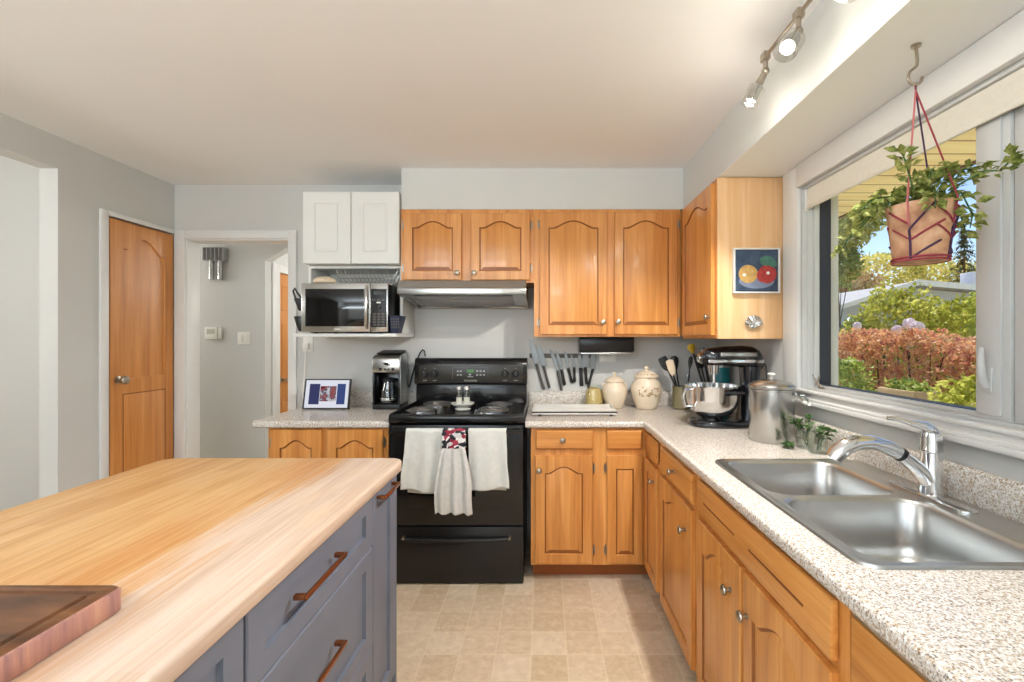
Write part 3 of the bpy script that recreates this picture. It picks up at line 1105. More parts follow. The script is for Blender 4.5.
b4 = thing('sink_cabinet', (0.90, 1.31, 0), 'oak sink cabinet with a grooved false drawer front over two doors', 'cabinet')
m = MB()
m.box(0.611, XR - 0.001, 0.884, 0.902, 0.10, 0.878)
m.box(0.611, XR - 0.001, 1.718, 1.736, 0.10, 0.72)
m.box(0.611, XR - 0.001, 0.902, 1.718, 0.10, 0.118)
m.box(1.20, XR - 0.001, 0.902, 1.718, 0.118, 0.72)
m.build('carcass', 'oak_vertical', b4)
face_frame(b4, FR, 0.883, 1.736, 0.093, 0.879, [(0.883, 0.925), (1.305, 1.341), (1.700, 1.736)], [(0.093, 0.125), (0.712, 0.760), (0.864, 0.879)])
m = MB()
m.fbox(FR, 0.914, 1.706, 0.744, 0.866, 0.001, 0.019)
ff = m.build('false_drawer_front', 'oak_depth', b4, bevel=0.004)
for (a, b) in ((1.01, 1.28), (1.375, 1.64)):
    m = MB(); m.fbox(FR, a, b, 0.796, 0.802, 0.0186, 0.0195)
    m.build('routed_slot', 'oak_groove', ff)
cab_door(b4, FR, 1.334, 1.706, 0.106, 0.722, 'oak_vertical', arch=0.05, inset=0.055, top=0.055, hinge_u=1.714, knob_at=(1.400, 0.622))
cab_door(b4, FR, 0.914, 1.312, 0.106, 0.722, 'oak_vertical', arch=0.05, inset=0.055, top=0.055, hinge_u=0.906, knob_at=(1.285, 0.610))
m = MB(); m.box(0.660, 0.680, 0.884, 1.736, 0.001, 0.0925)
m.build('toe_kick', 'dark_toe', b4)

b5 = thing('base_cabinet', (0.90, 0.60, 0), 'flat-fronted oak panel cabinet nearest the camera, right of the sink cabinet', 'cabinet')
m = MB(); m.box(0.611, XR - 0.001, 0.20, 0.881, 0.10, 0.876)
m.build('carcass', 'oak_vertical', b5)
m = MB(); m.fbox(FR, 0.20, 0.876, 0.10, 0.858, -0.018, 0.004)
fp = m.build('front_panel', 'oak_depth', b5, bevel=0.002)
m = MB(); m.fbox(FR, 0.64, 0.78, 0.768, 0.776, 0.0036, 0.0046)
m.build('finger_slot', 'oak_groove', fp)
m = MB(); m.fbox(FR, 0.20, 0.876, 0.862, 0.876, -0.015, 0.002)
m.build('metal_strip', 'brushed_steel', b5)
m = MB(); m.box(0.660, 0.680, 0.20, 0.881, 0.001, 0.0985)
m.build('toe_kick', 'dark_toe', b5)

# ------------------------------------------------------------------ worktops
EDGE = [(0.0, 0.920), (0.008, 0.9195), (0.015, 0.917), (0.020, 0.912), (0.022, 0.905), (0.022, 0.890), (0.020, 0.884), (0.012, 0.8805), (0.0, 0.880)]
ZT = 0.920


def cells(m, xs, ys, hole, z, skip=None):
    for a, b in zip(xs[:-1], xs[1:]):
        for c, d in zip(ys[:-1], ys[1:]):
            cx, cy = (a + b) / 2, (c + d) / 2
            if hole and hole[0] < cx < hole[1] and hole[2] < cy < hole[3]:
                continue
            if skip and skip(cx, cy):
                continue
            m.poly([(a, c, z), (b, c, z), (b, d, z), (a, d, z)])


wt = thing('worktop', (0.70, 2.2, 0.880), 'speckled beige laminate worktop running from the range round the corner under the window', 'worktop')
XE, YE = 0.588, 2.622
hole = (0.672, 1.165, 0.952, 1.738)
xs = [-0.100, XE, hole[0], hole[1], XR - 0.002]
ys = [0.15, hole[2], hole[3], YE, YB - 0.002]
m = MB()
for z in (ZT, 0.880):
    cells(m, xs, ys, hole, z, lambda x, y: x < XE and y < YE)
for a, b in zip(EDGE[:-1], EDGE[1:]):
    L = lambda q: [(-0.100, YE - q[0], q[1]), (XE - q[0], YE - q[0], q[1]), (XE - q[0], 0.15, q[1])]
    A, B = L(a), L(b)
    for k in (0, 1):
        m.poly([A[k], A[k + 1], B[k + 1], B[k]])
for p in ((-0.100, YE, -0.100, YB - 0.002), (XR - 0.002, 0.15, XR - 0.002, YB - 0.002), (-0.1, YB - 0.002, XR - 0.002, YB - 0.002)):
    m.poly([(p[0], p[1], 0.880), (p[2], p[3], 0.880), (p[2], p[3], ZT), (p[0], p[1], ZT)])
m.poly([(-0.100, YE - q[0], q[1]) for q in EDGE])
m.poly([(XE - q[0], 0.15, q[1]) for q in EDGE])
for (a, b) in (((hole[0], hole[2]), (hole[1], hole[2])), ((hole[1], hole[2]), (hole[1], hole[3])), ((hole[1], hole[3]), (hole[0], hole[3])), ((hole[0], hole[3]), (hole[0], hole[2]))):
    m.poly([(a[0], a[1], 0.880), (b[0], b[1], 0.880), (b[0], b[1], ZT), (a[0], a[1], ZT)])
m.build('top', 'speckled_laminate', wt, merge=True, angle=50)


def splash(parent, pts_fn, ends):
    prof = [(0.0, 0.9205), (0.018, 0.9205), (0.020, 0.925), (0.020, 1.008), (0.016, 1.016), (0.008, 1.019), (0.0, 1.019)]
    m = MB()
    m.loops([[pts_fn(e, d, z) for d, z in prof] for e in ends])
    return m.build('backsplash', 'speckled_laminate', parent, angle=50)


splash(wt, lambda e, d, z: (e, YB - 0.001 - d, z), (-0.098, XR - 0.001))
splash(wt, lambda e, d, z: (XR - 0.001 - d, e, z), (0.15, YB - 0.024))

wl = thing('worktop', (-1.26, 2.93, 0.880), 'short speckled laminate worktop left of the range under the photo display', 'worktop')
m = MB()
sec = [(YB - 0.002, 0.880), (YB - 0.002, ZT)] + [(YE - d, z) for d, z in EDGE]
m.loops([[(x, y, z) for y, z in sec] for x in (-1.642, -0.872)])
m.build('top', 'speckled_laminate', wl, angle=50)
splash(wl, lambda e, d, z: (e, YB - 0.001 - d, z), (-1.44, -0.872))

# ------------------------------------------------------------------ sink and tap


def rrect(x0, x1, y0, y1, r, z, n=6):
    pts = []
    for cx, cy, a0 in ((x1 - r, y1 - r, 0), (x0 + r, y1 - r, 90), (x0 + r, y0 + r, 180), (x1 - r, y0 + r, 270)):
        for k in range(n + 1):
            a = math.radians(a0 + 90 * k / n)
            pts.append((cx + r * math.cos(a), cy + r * math.sin(a), z))
    return pts


sk = thing('kitchen_sink', (0.92, 1.345, 0.74), 'stainless steel double bowl sink set into the worktop', 'sink')
SX0, SX1, SY0, SY1 = 0.645, 1.192, 0.925, 1.765
bowls = [(0.690, 1.068, 1.372, 1.730), (0.690, 1.068, 0.962, 1.330)]
m = MB()
ro = rrect(SX0, SX1, SY0, SY1, 0.045, 0.9205)
r1 = rrect(SX0 + 0.003, SX1 - 0.003, SY0 + 0.003, SY1 - 0.003, 0.044, 0.9265)
r2 = rrect(SX0 + 0.012, SX1 - 0.012, SY0 + 0.012, SY1 - 0.012, 0.04, 0.9275)
r3 = rrect(SX0 + 0.018, SX1 - 0.018, SY0 + 0.018, SY1 - 0.018, 0.036, 0.9245)
m.loops([ro, r1, r2, r3], False, False)
bm = m.bm
bm.verts.ensure_lookup_table()
n = len(ro)
loop_edges = []
ring = bm.verts[3 * n:4 * n]
for k in range(n):
    loop_edges.append(bm.edges.get((ring[k], ring[(k + 1) % n])))
for (x0, x1, y0, y1) in bowls:
    vs = [bm.verts.new(p) for p in rrect(x0 - 0.014, x1 + 0.014, y0 - 0.014, y1 + 0.014, 0.07, 0.9245)]
    for k in range(len(vs)):
        loop_edges.append(bm.edges.new((vs[k], vs[(k + 1) % len(vs)])))
bmesh.ops.triangle_fill(bm, use_beauty=True, use_dissolve=False, edges=loop_edges)
# drop any fill that closed a bowl mouth
for f in list(bm.faces):
    c = f.calc_center_median()
    if len(f.verts) == 3:
        for (x0, x1, y0, y1) in bowls:
            if x0 + 0.02 < c.x < x1 - 0.02 and y0 + 0.02 < c.y < y1 - 0.02:
                bm.faces.remove(f)
                break
m.build('rim', 'sink_steel', sk, angle=40)
for (x0, x1, y0, y1) in bowls:
    m = MB()
    m.loops([rrect(x0 - 0.014, x1 + 0.014, y0 - 0.014, y1 + 0.014, 0.07, 0.9245), rrect(x0 - 0.006, x1 + 0.006, y0 - 0.006, y1 + 0.006, 0.066, 0.9215),
             rrect(x0, x1, y0, y1, 0.062, 0.912), rrect(x0 + 0.006, x1 - 0.006, y0 + 0.006, y1 - 0.006, 0.06, 0.80),
             rrect(x0 + 0.012, x1 - 0.012, y0 + 0.012, y1 - 0.012, 0.06, 0.768), rrect(x0 + 0.03, x1 - 0.03, y0 + 0.03, y1 - 0.03, 0.06, 0.750),
             rrect(x0 + 0.07, x1 - 0.07, y0 + 0.07, y1 - 0.07, 0.05, 0.745)], False, True)
    b = m.build('bowl', 'sink_steel', sk, angle=60)
    m = MB()
    cx, cy = (x0 + x1) / 2 + 0.05, (y0 + y1) / 2
    m.lathe([(0.045, 0.7452), (0.045, 0.748), (0.036, 0.7475), (0.030, 0.7462)], (cx, cy, 0), seg=20)
    m.build('drain', 'chrome_metal', b)

fc = thing('kitchen_faucet', (1.13, 1.345, 0.925), 'chrome single-lever pull-out faucet at the back of the sink', 'faucet')
m = MB()
m.lathe([(0.03, 0), (0.03, 0.006), (0.026, 0.010)], (1.13, 1.345, 0.9255), seg=24)
for k in (0, 1):
    pass
pl = rrect(1.102, 1.158, 1.205, 1.485, 0.028, 0.9253)
m.loops([pl, [(x, y, 0.930) for x, y, z in pl], rrect(1.107, 1.153, 1.210, 1.480, 0.023, 0.933)])
m.build('base_plate', 'chrome_metal', fc)
m = MB()
m.lathe([(0.030, 0.930), (0.029, 0.945), (0.026, 0.97), (0.026, 1.055), (0.0285, 1.058), (0.0285, 1.064), (0.027, 1.068), (0.028, 1.09), (0.024, 1.112), (0.012, 1.122)], (1.135, 1.345, 0), seg=24)
m.build('body', 'chrome_metal', fc)
m = MB()
m.tube([(1.125, 1.345, 0.972), (1.095, 1.347, 1.008), (1.055, 1.35, 1.042)], [0.024, 0.022, 0.020], 16)
m.build('spout_arm', 'chrome_metal', fc)
m = MB()
m.tube([(1.052, 1.35, 1.0445), (1.045, 1.35, 1.0495)], [0.0212, 0.0212], 16)
m.build('joint_ring', 'black_plastic', fc)
m = MB()
m.tube([(1.043, 1.35, 1.051), (1.01, 1.352, 1.068), (0.97, 1.355, 1.080), (0.925, 1.357, 1.080), (0.890, 1.358, 1.066), (0.868, 1.359, 1.046), (0.858, 1.36, 1.030)], [0.0205, 0.0205, 0.021, 0.0225, 0.024, 0.0245, 0.022], 16)
m.build('pull_out_head', 'chrome_metal', fc)
m = MB()
m.tube([(1.138, 1.345, 1.112), (1.118, 1.348, 1.130), (1.085, 1.353, 1.137), (1.050, 1.36, 1.150), (1.022, 1.366, 1.150)], [0.018, 0.014, 0.009, 0.007, 0.006], 12)
m.build('lever', 'chrome_metal', fc)

# ------------------------------------------------------------------ range
rg = thing('electric_range', (-0.487, 2.90, 0), 'black freestanding electric coil range with three towels on its door', 'range')
RX0, RX1 = -0.867, -0.107
m = MB()
m.box(RX0 + 0.004, RX1 - 0.004, 2.625, 3.215, 0.03, 0.90)
for x in (RX0 + 0.05, RX1 - 0.05):
    for y in (2.68, 3.15):
        m.cyl((x, y, 0.001), (x, y, 0.03), 0.018)
m.build('body', 'black_satin', rg)
m = MB()
sec = [(3.16, 0.905), (3.16, 0.952), (2.635, 0.955), (2.600, 0.960), (2.585, 0.957), (2.578, 0.945), (2.578, 0.925), (2.585, 0.912), (2.60, 0.905)]
m.loops([[(x, y, z) for y, z in sec] for x in (RX0, RX1)])
for x in (RX0, RX1 - 0.014):
    m.box(x, x + 0.014, 2.60, 3.12, 0.950, 0.965)
m.build('cooktop', 'black_enamel', rg, bevel=0.003)
m = MB()
m.box(RX0 + 0.004, RX1 - 0.004, 2.587, 2.622, 0.335, 0.900)
od = m.build('oven_door', 'black_enamel', rg, bevel=0.006)
m = MB(); m.box(-0.76, -0.214, 2.5845, 2.5875, 0.43, 0.74)
m.build('window', 'oven_glass', od, bevel=0.001)
m = MB()
m.box(RX0 + 0.015, RX1 - 0.015, 2.530, 2.552, 0.862, 0.886)
for x in (RX0 + 0.03, RX1 - 0.06):
    m.box(x, x + 0.03, 2.552, 2.590, 0.862, 0.886)
m.build('door_handle', 'black_enamel', od, bevel=0.006)
m = MB()
m.box(RX0 + 0.004, RX1 - 0.004, 2.590, 2.622, 0.012, 0.326)
dr = m.build('storage_drawer', 'black_satin', rg, bevel=0.004)
m = MB()
m.tube([(-0.775, 2.590, 0.268), (-0.765, 2.572, 0.264), (-0.70, 2.566, 0.262), (-0.487, 2.564, 0.261), (-0.27, 2.566, 0.262), (-0.205, 2.572, 0.264), (-0.195, 2.590, 0.268)], [0.010, 0.013, 0.013, 0.013, 0.013, 0.013, 0.010], 12)
m.build('drawer_handle', 'black_plastic', dr)
m = MB()
for x in (-0.782, -0.188):
    m.cyl((x, 2.5895, 0.270), (x, 2.568, 0.268), 0.010, 0.008, 12)
m.build('handle_cap', 'pewter_metal', dr)
m = MB()
m.box(RX0 + 0.004, RX1 - 0.004, 3.128, 3.215, 0.94, 1.075)
m.build('back_riser', 'black_enamel', rg, bevel=0.003)
m = MB()
m.prism([(3.100, 1.083), (3.100, 1.205), (3.108, 1.236), (3.125, 1.255), (3.20, 1.255), (3.215, 1.24), (3.215, 1.076), (3.128, 1.076)], RX0, RX1, 'yz')
m.build('back_panel', 'black_enamel', rg, bevel=0.003)
FP = Frame((0, 3.0995, 0), (1, 0, 0), (0, -1, 0))
m = MB(); m.fbox(FP, RX0 + 0.03, RX1 - 0.03, 1.092, 1.208, 0, 0.003)
cp = m.build('control_panel', 'panel_black', rg, bevel=0.001)
for x in (-0.795, -0.728, -0.255, -0.183):
    m = MB()
    m.lathe([(0.024, 0), (0.024, 0.004), (0.019, 0.008), (0.017, 0.022), (0.015, 0.024)], FP.p(x, 1.152, 0.003), FP.W, 20)
    m.fbox(FP, x - 0.004, x + 0.004, 1.134, 1.170, 0.026, 0.033)
    k = m.build('control_knob', 'black_plastic', cp)
    m = MB(); m.fbox(FP, x - 0.0012, x + 0.0012, 1.160, 1.170, 0.033, 0.0338)
    m.build('pointer', 'print_light', k)
    m = MB()
    for q in (-1, 1):
        m.fbox(FP, x + q * 0.007 - 0.003, x + q * 0.007 + 0.003, 1.103, 1.109, 0.003, 0.0036)
    m.fbox(FP, x - 0.002, x + 0.002, 1.184, 1.188, 0.003, 0.0036)
    m.build('marking', 'print_light', cp)
m = MB(); m.fbox(FP, -0.512, -0.465, 1.160, 1.178, 0.003, 0.0042)
m.build('clock_display', 'clock_glow', cp)
for x in (-0.573, -0.553, -0.443, -0.420, -0.397):
    for z in (1.143, 1.168):
        m = MB(); m.fbox(FP, x - 0.0065, x + 0.0065, z - 0.005, z + 0.005, 0.003, 0.0042)
        m.build('touch_button', 'grey_plastic', cp)
for q in ((-0.508, -0.470, 1.128, 1.134), (-0.500, -0.484, 1.140, 1.152)):
    m = MB(); m.fbox(FP, *q, 0.003, 0.0042)
    m.build('touch_button', 'grey_plastic', cp)
m = MB()
m.fbox(FP, -0.612, -0.606, 1.118, 1.194, 0.003, 0.0036)
m.fbox(FP, -0.612, -0.37, 1.192, 1.194, 0.003, 0.0036)
m.fbox(FP, -0.372, -0.37, 1.118, 1.194, 0.003, 0.0036)
m.build('panel_outline', 'grey_handle', cp)
lettering('FRIGIDAIRE', FP, -0.487, 1.104, 0.003, 0.017, 'print_light', 'badge', cp)
for (x, y, r) in ((-0.690, 2.99, 0.098), (-0.725, 2.745, 0.080), (-0.275, 2.985, 0.080), (-0.300, 2.745, 0.098)):
    m = MB()
    m.lathe([(r + 0.012, 0.9545), (r + 0.012, 0.9615), (r + 0.004, 0.9625), (r * 0.9, 0.9575), (0.01, 0.9565)], (x, y, 0), seg=36)
    dp = m.build('drip_pan', 'chrome_metal', rg)
    m = MB()
    pts = []
    for k in range(150):
        a = 2 * PI * k / 34
        rr = 0.018 + (r - 0.018) * k / 149
        pts.append((x + rr * math.cos(a), y + rr * math.sin(a), 0.9665))
    m.tube(pts, 0.0046, 6)
    m.build('coil', 'copper_coil', dp)

# towels over the oven door handle


def towel(name, x0, x1, flare_l, flare_r, z_bot, mat, label, folds, amp, seed, band=None, y_front=2.522, z_back=0.60, hem=0.0, pinch=None, shift=0.0):
    rng = random.Random(seed)
    nu, nv = 36, 40
    ph = [rng.uniform(0, 6.28) for _ in range(4)]
    zt = 0.892
    path = []                       # (y, z, t) t: 0 at the bar, 1 at the hem
    nb = 8
    for k in range(nb):
        t = 1 - k / nb
        path.append((2.558, zt - 0.012 - (zt - z_back) * t, t * 0.4, -1))
    for k in range(5):
        a = PI * k / 4
        path.append((2.541 + 0.0175 * math.cos(a), zt - 0.008 + 0.008 * math.sin(a), 0, 0))
    for k in range(1, nv + 1):
        t = k / nv
        path.append((y_front, zt - 0.010 - (zt - z_bot) * t, t, 1))
    m = MB()
    grid = []
    for (y, z, t, side) in path:
        row = []
        for i in range(nu + 1):
            s = i / nu
            xa = x0 - flare_l * t ** 1.3
            xb = x1 + flare_r * t ** 1.3
            if pinch:
                w = pinch(t) if side == 1 else 0.056
                mid = (x0 + x1) / 2 - 0.003
                xa, xb = mid - w, mid + w
            x = xa + (xb - xa) * s
            if side == 1:
                f = amp * min(1.0, t * 2.2) * (math.sin(folds * 2 * PI * s + ph[0] + 0.8 * t) + 0.45 * math.sin(folds * 3.7 * PI * s + ph[1]))
                f += 0.002 * math.sin(9 * s + 7 * t + ph[2])
                yy = y - abs(amp) * 1.2 * min(1, t * 2.2) - f
                zz = z - hem * t * (s - 0.5) - 0.004 * t * math.sin(folds * 2 * PI * s + ph[0])
                row.append((x + 0.003 * math.sin(11 * t + ph[1]) * t, min(yy, 2.527), zz))
            else:
                row.append((x + (shift if side == -1 else 0) * t, y, z - (hem * 0.7 * t * math.sin(2.6 * s) if side == -1 else 0)))
        grid.append(row)
    vs = [[m._v(p) for p in r] for r in grid]
    for j in range(len(vs) - 1):
        for i in range(nu):
            mi = 0
            if band and path[j][3] == 1:
                mi = band(path[j][2])
            elif band:
                mi = 1
            m.face([vs[j][i], vs[j][i + 1], vs[j + 1][i + 1], vs[j + 1][i]], mi)
    o = m.build(name, mat, None, angle=80)
    md = o.modifiers.new('thickness', 'SOLIDIFY')
    md.thickness = 0.003
    md.offset = 0
    tag(o, label, 'towel', 'towels on the oven door')
    return o


towel('hand_towel', -0.752, -0.552, 0.030, -0.006, 0.562, ['towel_white'], 'white terry towel hanging at the left on the oven door handle', 1.6, 0.007, 3, hem=0.030, z_back=0.545, shift=0.022)
towel('hand_towel', -0.410, -0.202, -0.006, 0.018, 0.572, ['towel_white'], 'white terry towel hanging at the right on the oven door handle', 1.4, 0.007, 5, hem=-0.018, z_back=0.553, shift=-0.016)
towel('hand_towel', -0.548, -0.412, 0, 0, 0.452, ['towel_grey', 'floral_print', 'towel_white'], 'pleated grey hanging towel with a red floral top, middle of the oven door handle', 3.0, 0.009, 9,
      band=lambda t: 1 if t < 0.19 else (2 if t > 0.955 else 0), y_front=2.488, hem=0.004,
      pinch=lambda t: 0.066 - 0.006 * t / 0.19 if t < 0.19 else 0.060 + 0.040 * min(1, (t - 0.19) / 0.45) ** 0.8)

# spoon rest with salt and pepper
sr = thing('spoon_rest', (-0.487, 2.80, 0.956), 'white round dish on a small foot in the middle of the cooktop', 'dish')
m = MB()
m.lathe([(0.045, 0.9565), (0.048, 0.962), (0.030, 0.968), (0.034, 0.972), (0.056, 0.980), (0.068, 0.992), (0.069, 0.998), (0.064, 0.998), (0.052, 0.988), (0.005, 0.984)], (-0.487, 2.80, 0), seg=32)
m.build('dish_bowl', 'white_ceramic', sr)
for x, lb in ((-0.510, 'left clear glass shaker standing in the white dish on the cooktop'), (-0.464, 'right clear glass shaker standing in the white dish on the cooktop')):
    sh = thing('glass_shaker', (x, 2.80, 0.990), lb, 'shaker', 'glass shakers on the cooktop')
    m = MB()
    m.lathe([(0.020, 0.9905), (0.0225, 0.995), (0.021, 1.04), (0.018, 1.075)], (x, 2.80, 0), seg=16)
    m.build('glass_body', 'jar_glass', sh)
    m = MB(); m.lathe([(0.018, 0.992), (0.0195, 0.996), (0.017, 1.030)], (x, 2.80, 0), seg=14)
    m.build('contents', 'white_ceramic', sh)
    m = MB(); m.lathe([(0.0185, 1.0755), (0.019, 1.085), (0.014, 1.096), (0.004, 1.099)], (x, 2.80, 0), seg=16)
    m.build('cap', 'brushed_steel', sh)

# ------------------------------------------------------------------ range hood
hd = thing('range_hood', (-0.48, 3.0, 1.60), 'slim stainless steel range hood under the short oak cabinet', 'range hood')
m = MB()
m.prism([(2.80, 1.741), (2.772, 1.694), (2.762, 1.690), (2.762, 1.656), (2.785, 1.652), (2.795, 1.660), (3.20, 1.612), (3.205, 1.597), (YB - 0.002, 1.594), (YB - 0.002, 1.741)], -0.876, -0.102, 'yz')
for x in (-0.876, -0.120):
    m.prism([(2.79, 1.662), (2.79, 1.650), (3.21, 1.598), (3.21, 1.614)], x, x + 0.018, 'yz')
m.build('shell', 'brushed_steel', hd, bevel=0.002)
m = MB(); m.prism([(2.86, 1.6515), (2.86, 1.6455), (3.16, 1.610), (3.16, 1.6155)], -0.80, -0.19, 'yz')
m.build('filter', 'grey_plastic', hd, bevel=0.001)
m = MB(); m.box(-0.245, -0.135, 2.759, 2.7625, 1.666, 1.677)
m.build('switch_strip', 'print_light', hd)

# ------------------------------------------------------------------ microwave
mw = thing('microwave_oven', (-1.21, 2.98, 1.42), 'stainless steel countertop microwave on the white shelf', 'microwave')
MX0, MX1, MY, MZ0, MZ1 = -1.474, -0.945, 2.802, 1.428, 1.726
m = MB()
m.box(MX0 + 0.004, MX1 - 0.002, MY + 0.02, 3.19, MZ0, MZ1 - 0.003)
for x in (MX0 + 0.06, MX1 - 0.06):
    for y in (2.87, 3.14):
        m.cyl((x, y, 1.4205), (x, y, MZ0), 0.014, seg=12)
m.build('body', 'black_satin', mw, bevel=0.003)
FM = Frame((0, MY, 0), (1, 0, 0), (0, -1, 0))
m = MB()
m.fbox(FM, MX0, -1.055, MZ0, MZ1, -0.019, 0)
md_ = m.build('door', 'brushed_steel', mw, bevel=0.004)
m = MB(); m.fbox(FM, -1.447, -1.090, 1.462, 1.690, 0.0005, 0.0025)
m.build('door_window', 'oven_glass', md_, bevel=0.001)
m = MB(); m.tube([FM.p(-1.072, 1.450, 0.002), FM.p(-1.070, 1.475, 0.022), FM.p(-1.066, 1.58, 0.030), FM.p(-1.070, 1.682, 0.022), FM.p(-1.072, 1.708, 0.002)], [0.009, 0.010, 0.011, 0.010, 0.009], 12)
m.build('door_handle', 'brushed_steel', md_)
m = MB(); m.fbox(FM, -1.272, -1.228, 1.440, 1.449, 0.0005, 0.0016)
m.build('badge', 'print_light', md_)
m = MB()
m.fbox(FM, -1.0535, MX1, MZ0, MZ1, -0.019, 0)
pn = m.build('control_panel', 'brushed_steel', mw, bevel=0.004)
m = MB(); m.fbox(FM, -1.047, -0.952, 1.458, 1.690, 0.0005, 0.002)
kp = m.build('keypad', 'black_plastic', pn, bevel=0.001)
m = MB(); m.fbox(FM, -1.030, -0.968, 1.655, 1.676, 0.002, 0.003)
m.build('display', 'oven_glass', kp)
m = MB()
for i in range(3):
    for j in range(5):
        m.fbox(FM, -1.036 + i * 0.0265, -1.018 + i * 0.0265, 1.466 + j * 0.0165, 1.477 + j * 0.0165, 0.002, 0.0035)
for i in range(3):
    m.fbox(FM, -1.038 + i * 0.028, -1.022 + i * 0.028, 1.618, 1.627, 0.002, 0.0035)
m.build('buttons', 'grey_handle', kp)
m = MB()
m.lathe([(0.017, 0), (0.016, 0.008), (0.012, 0.01)], FM.p(-1.0, 1.583, 0.002), FM.W, 20)
m.build('dial', 'black_satin', kp)
m = MB(); m.fbox(FM, -1.012, -0.988, 1.603, 1.611, 0.002, 0.004)
m.build('dial_mark', 'white_plastic', kp)

bk = thing('magnetic_basket', (-0.915, 2.86, 1.421), 'small navy blue plastic basket on the right side of the microwave', 'basket')
m = MB()
o0 = rrect(-0.942, -0.898, 2.825, 2.925, 0.008, 1.4215)
o1 = rrect(-0.942, -0.872, 2.810, 2.940, 0.010, 1.528)
i1 = rrect(-0.939, -0.876, 2.814, 2.936, 0.010, 1.528)
i0 = rrect(-0.939, -0.902, 2.829, 2.921, 0.008, 1.425)
m.loops([o0, o1, i1, i0])
m.build('basket_body', 'navy_plastic', bk, angle=50)
m = MB()
for j in range(4):
    for i in range(4):
        m.box(-0.93 + i * 0.014, -0.923 + i * 0.014, 2.8105 - 0.0018 + (3 - j) * 0.0026, 2.8165 + (3 - j) * 0.0026, 1.452 + j * 0.017, 1.462 + j * 0.017)
m.build('grid_pattern', 'grey_handle', bk)

for (z, lb, tall) in ((1.555, 'black oven mitt hung by its loop high on the left side of the microwave', 0.19), (1.430, 'black oven mitt hung low on the left side of the microwave', 0.10)):
    ov = thing('oven_mitt', (-1.500, 2.86, z), lb, 'oven mitt', 'oven mitts on the microwave')
    m = MB()
    top = z + (0.08 if tall > 0.15 else 0.095)
    m.loops([[(-1.4765, 2.82, z), (-1.500, 2.82, z + 0.002), (-1.500, 2.91, z + 0.002), (-1.4765, 2.91, z)],
             [(-1.4765, 2.812, z + 0.04), (-1.513, 2.812, z + 0.045), (-1.513, 2.93, z + 0.045), (-1.4765, 2.93, z + 0.04)],
             [(-1.4765, 2.81, top), (-1.527, 2.81, top), (-1.527, 2.93, top), (-1.4765, 2.93, top)]])
    m.build('mitt_body', 'black_plastic' if tall > 0.15 else 'black_satin', ov, bevel=0.006)
    if tall > 0.15:
        m = MB()
        m.tube([(-1.485, 2.83, top), (-1.512, 2.83, top + 0.035), (-1.527, 2.83, top + 0.062), (-1.537, 2.83, top + 0.045), (-1.522, 2.83, top - 0.002)], 0.006, 8)
        m.build('hanging_loop', 'black_plastic', ov)

bd = thing('bread_loaf', (-1.375, 2.93, 1.724), 'pale round loaf on top of the microwave', 'bread')
m = MB(); m.lathe([(0.05, 0), (0.072, 0.012), (0.070, 0.030), (0.045, 0.046), (0.01, 0.052)], (-1.375, 2.90, 1.7265), seg=24, squash=0.8)
m.build('crust', 'bread_crust', bd)

wr = thing('wire_rack', (-1.12, 3.02, 1.73), 'black wire dish rack lying folded above the microwave', 'rack')
m = MB()
for k in range(14):
    x = -1.32 + k * 0.026
    m.tube([(x - 0.02, 2.985, 1.828), (x, 3.0, 1.768), (x + 0.018, 3.02, 1.752), (x + 0.016, 3.13, 1.752), (x + 0.022, 3.16, 1.80)], 0.0022, 6)
m.build('wire_tines', 'pewter_metal', wr)
m = MB()
for (y, z) in ((2.997, 1.780), (3.02, 1.7475), (3.13, 1.7475)):
    m.tube([(-1.345, y, z + 0.03), (-1.32, y, z), (-0.975, y, z), (-0.945, y, z + 0.05)], 0.003, 6)
m.box(-1.25, -1.245, 3.02, 3.13, 1.727, 1.748)
m.box(-1.00, -0.995, 3.02, 3.13, 1.727, 1.748)
m.build('wire_frame', 'pewter_metal', wr)

# ------------------------------------------------------------------ island
FI = Frame((-0.565, 0, 0), (0, 1, 0), (1, 0, 0))
iw = thing('island_worktop', (-1.02, 0.9, 0.877), 'thick butcher block top of the kitchen island, worn pale along the aisle side', 'worktop')
m = MB()


def round_poly(x0, x1, y0, y1, r, n=8):
    return [(x, y) for x, y, z in rrect(x0, x1, y0, y1, r, 0, n)]


pp = round_poly(-1.487, -0.545, 0.12, 1.82, 0.055)
pi_ = round_poly(-1.484, -0.548, 0.123, 1.817, 0.053)
m.loops([[(x, y, 0.877) for x, y in pi_], [(x, y, 0.880) for x, y in pp], [(x, y, 0.909) for x, y in pp], [(x, y, 0.9145) for x, y in pi_],
         [(x, y, 0.915) for x, y in round_poly(-1.479, -0.553, 0.128, 1.812, 0.05)]])
m.build('top', 'butcher_block', iw, angle=60)


def bar_pull(F, u0, u1, v, w, parent):
    m = MB()
    m.fbox(F, u0, u1, v - 0.006, v + 0.006, w + 0.024, w + 0.033)
    for u in (u0, u1 - 0.014):
        m.fbox(F, u, u + 0.014, v - 0.006, v + 0.006, w + 0.0002, w + 0.026)
    return m.build('bar_pull', 'copper_metal', parent, bevel=0.0025)


def shaker(parent, name, u0, u1, v0, v1, pull=None):
    m = MB()
    panel_slab(m, FI, u0, u1, v0, v1, 0.019, (0.058, 0.058, 0.050, 0.050), 0, 0.001, False, 0.011)
    d = m.build(name, 'slate_paint', parent, angle=25)
    if pull:
        bar_pull(FI, pull[0], pull[1], pull[2], 0.020, d)
    return d


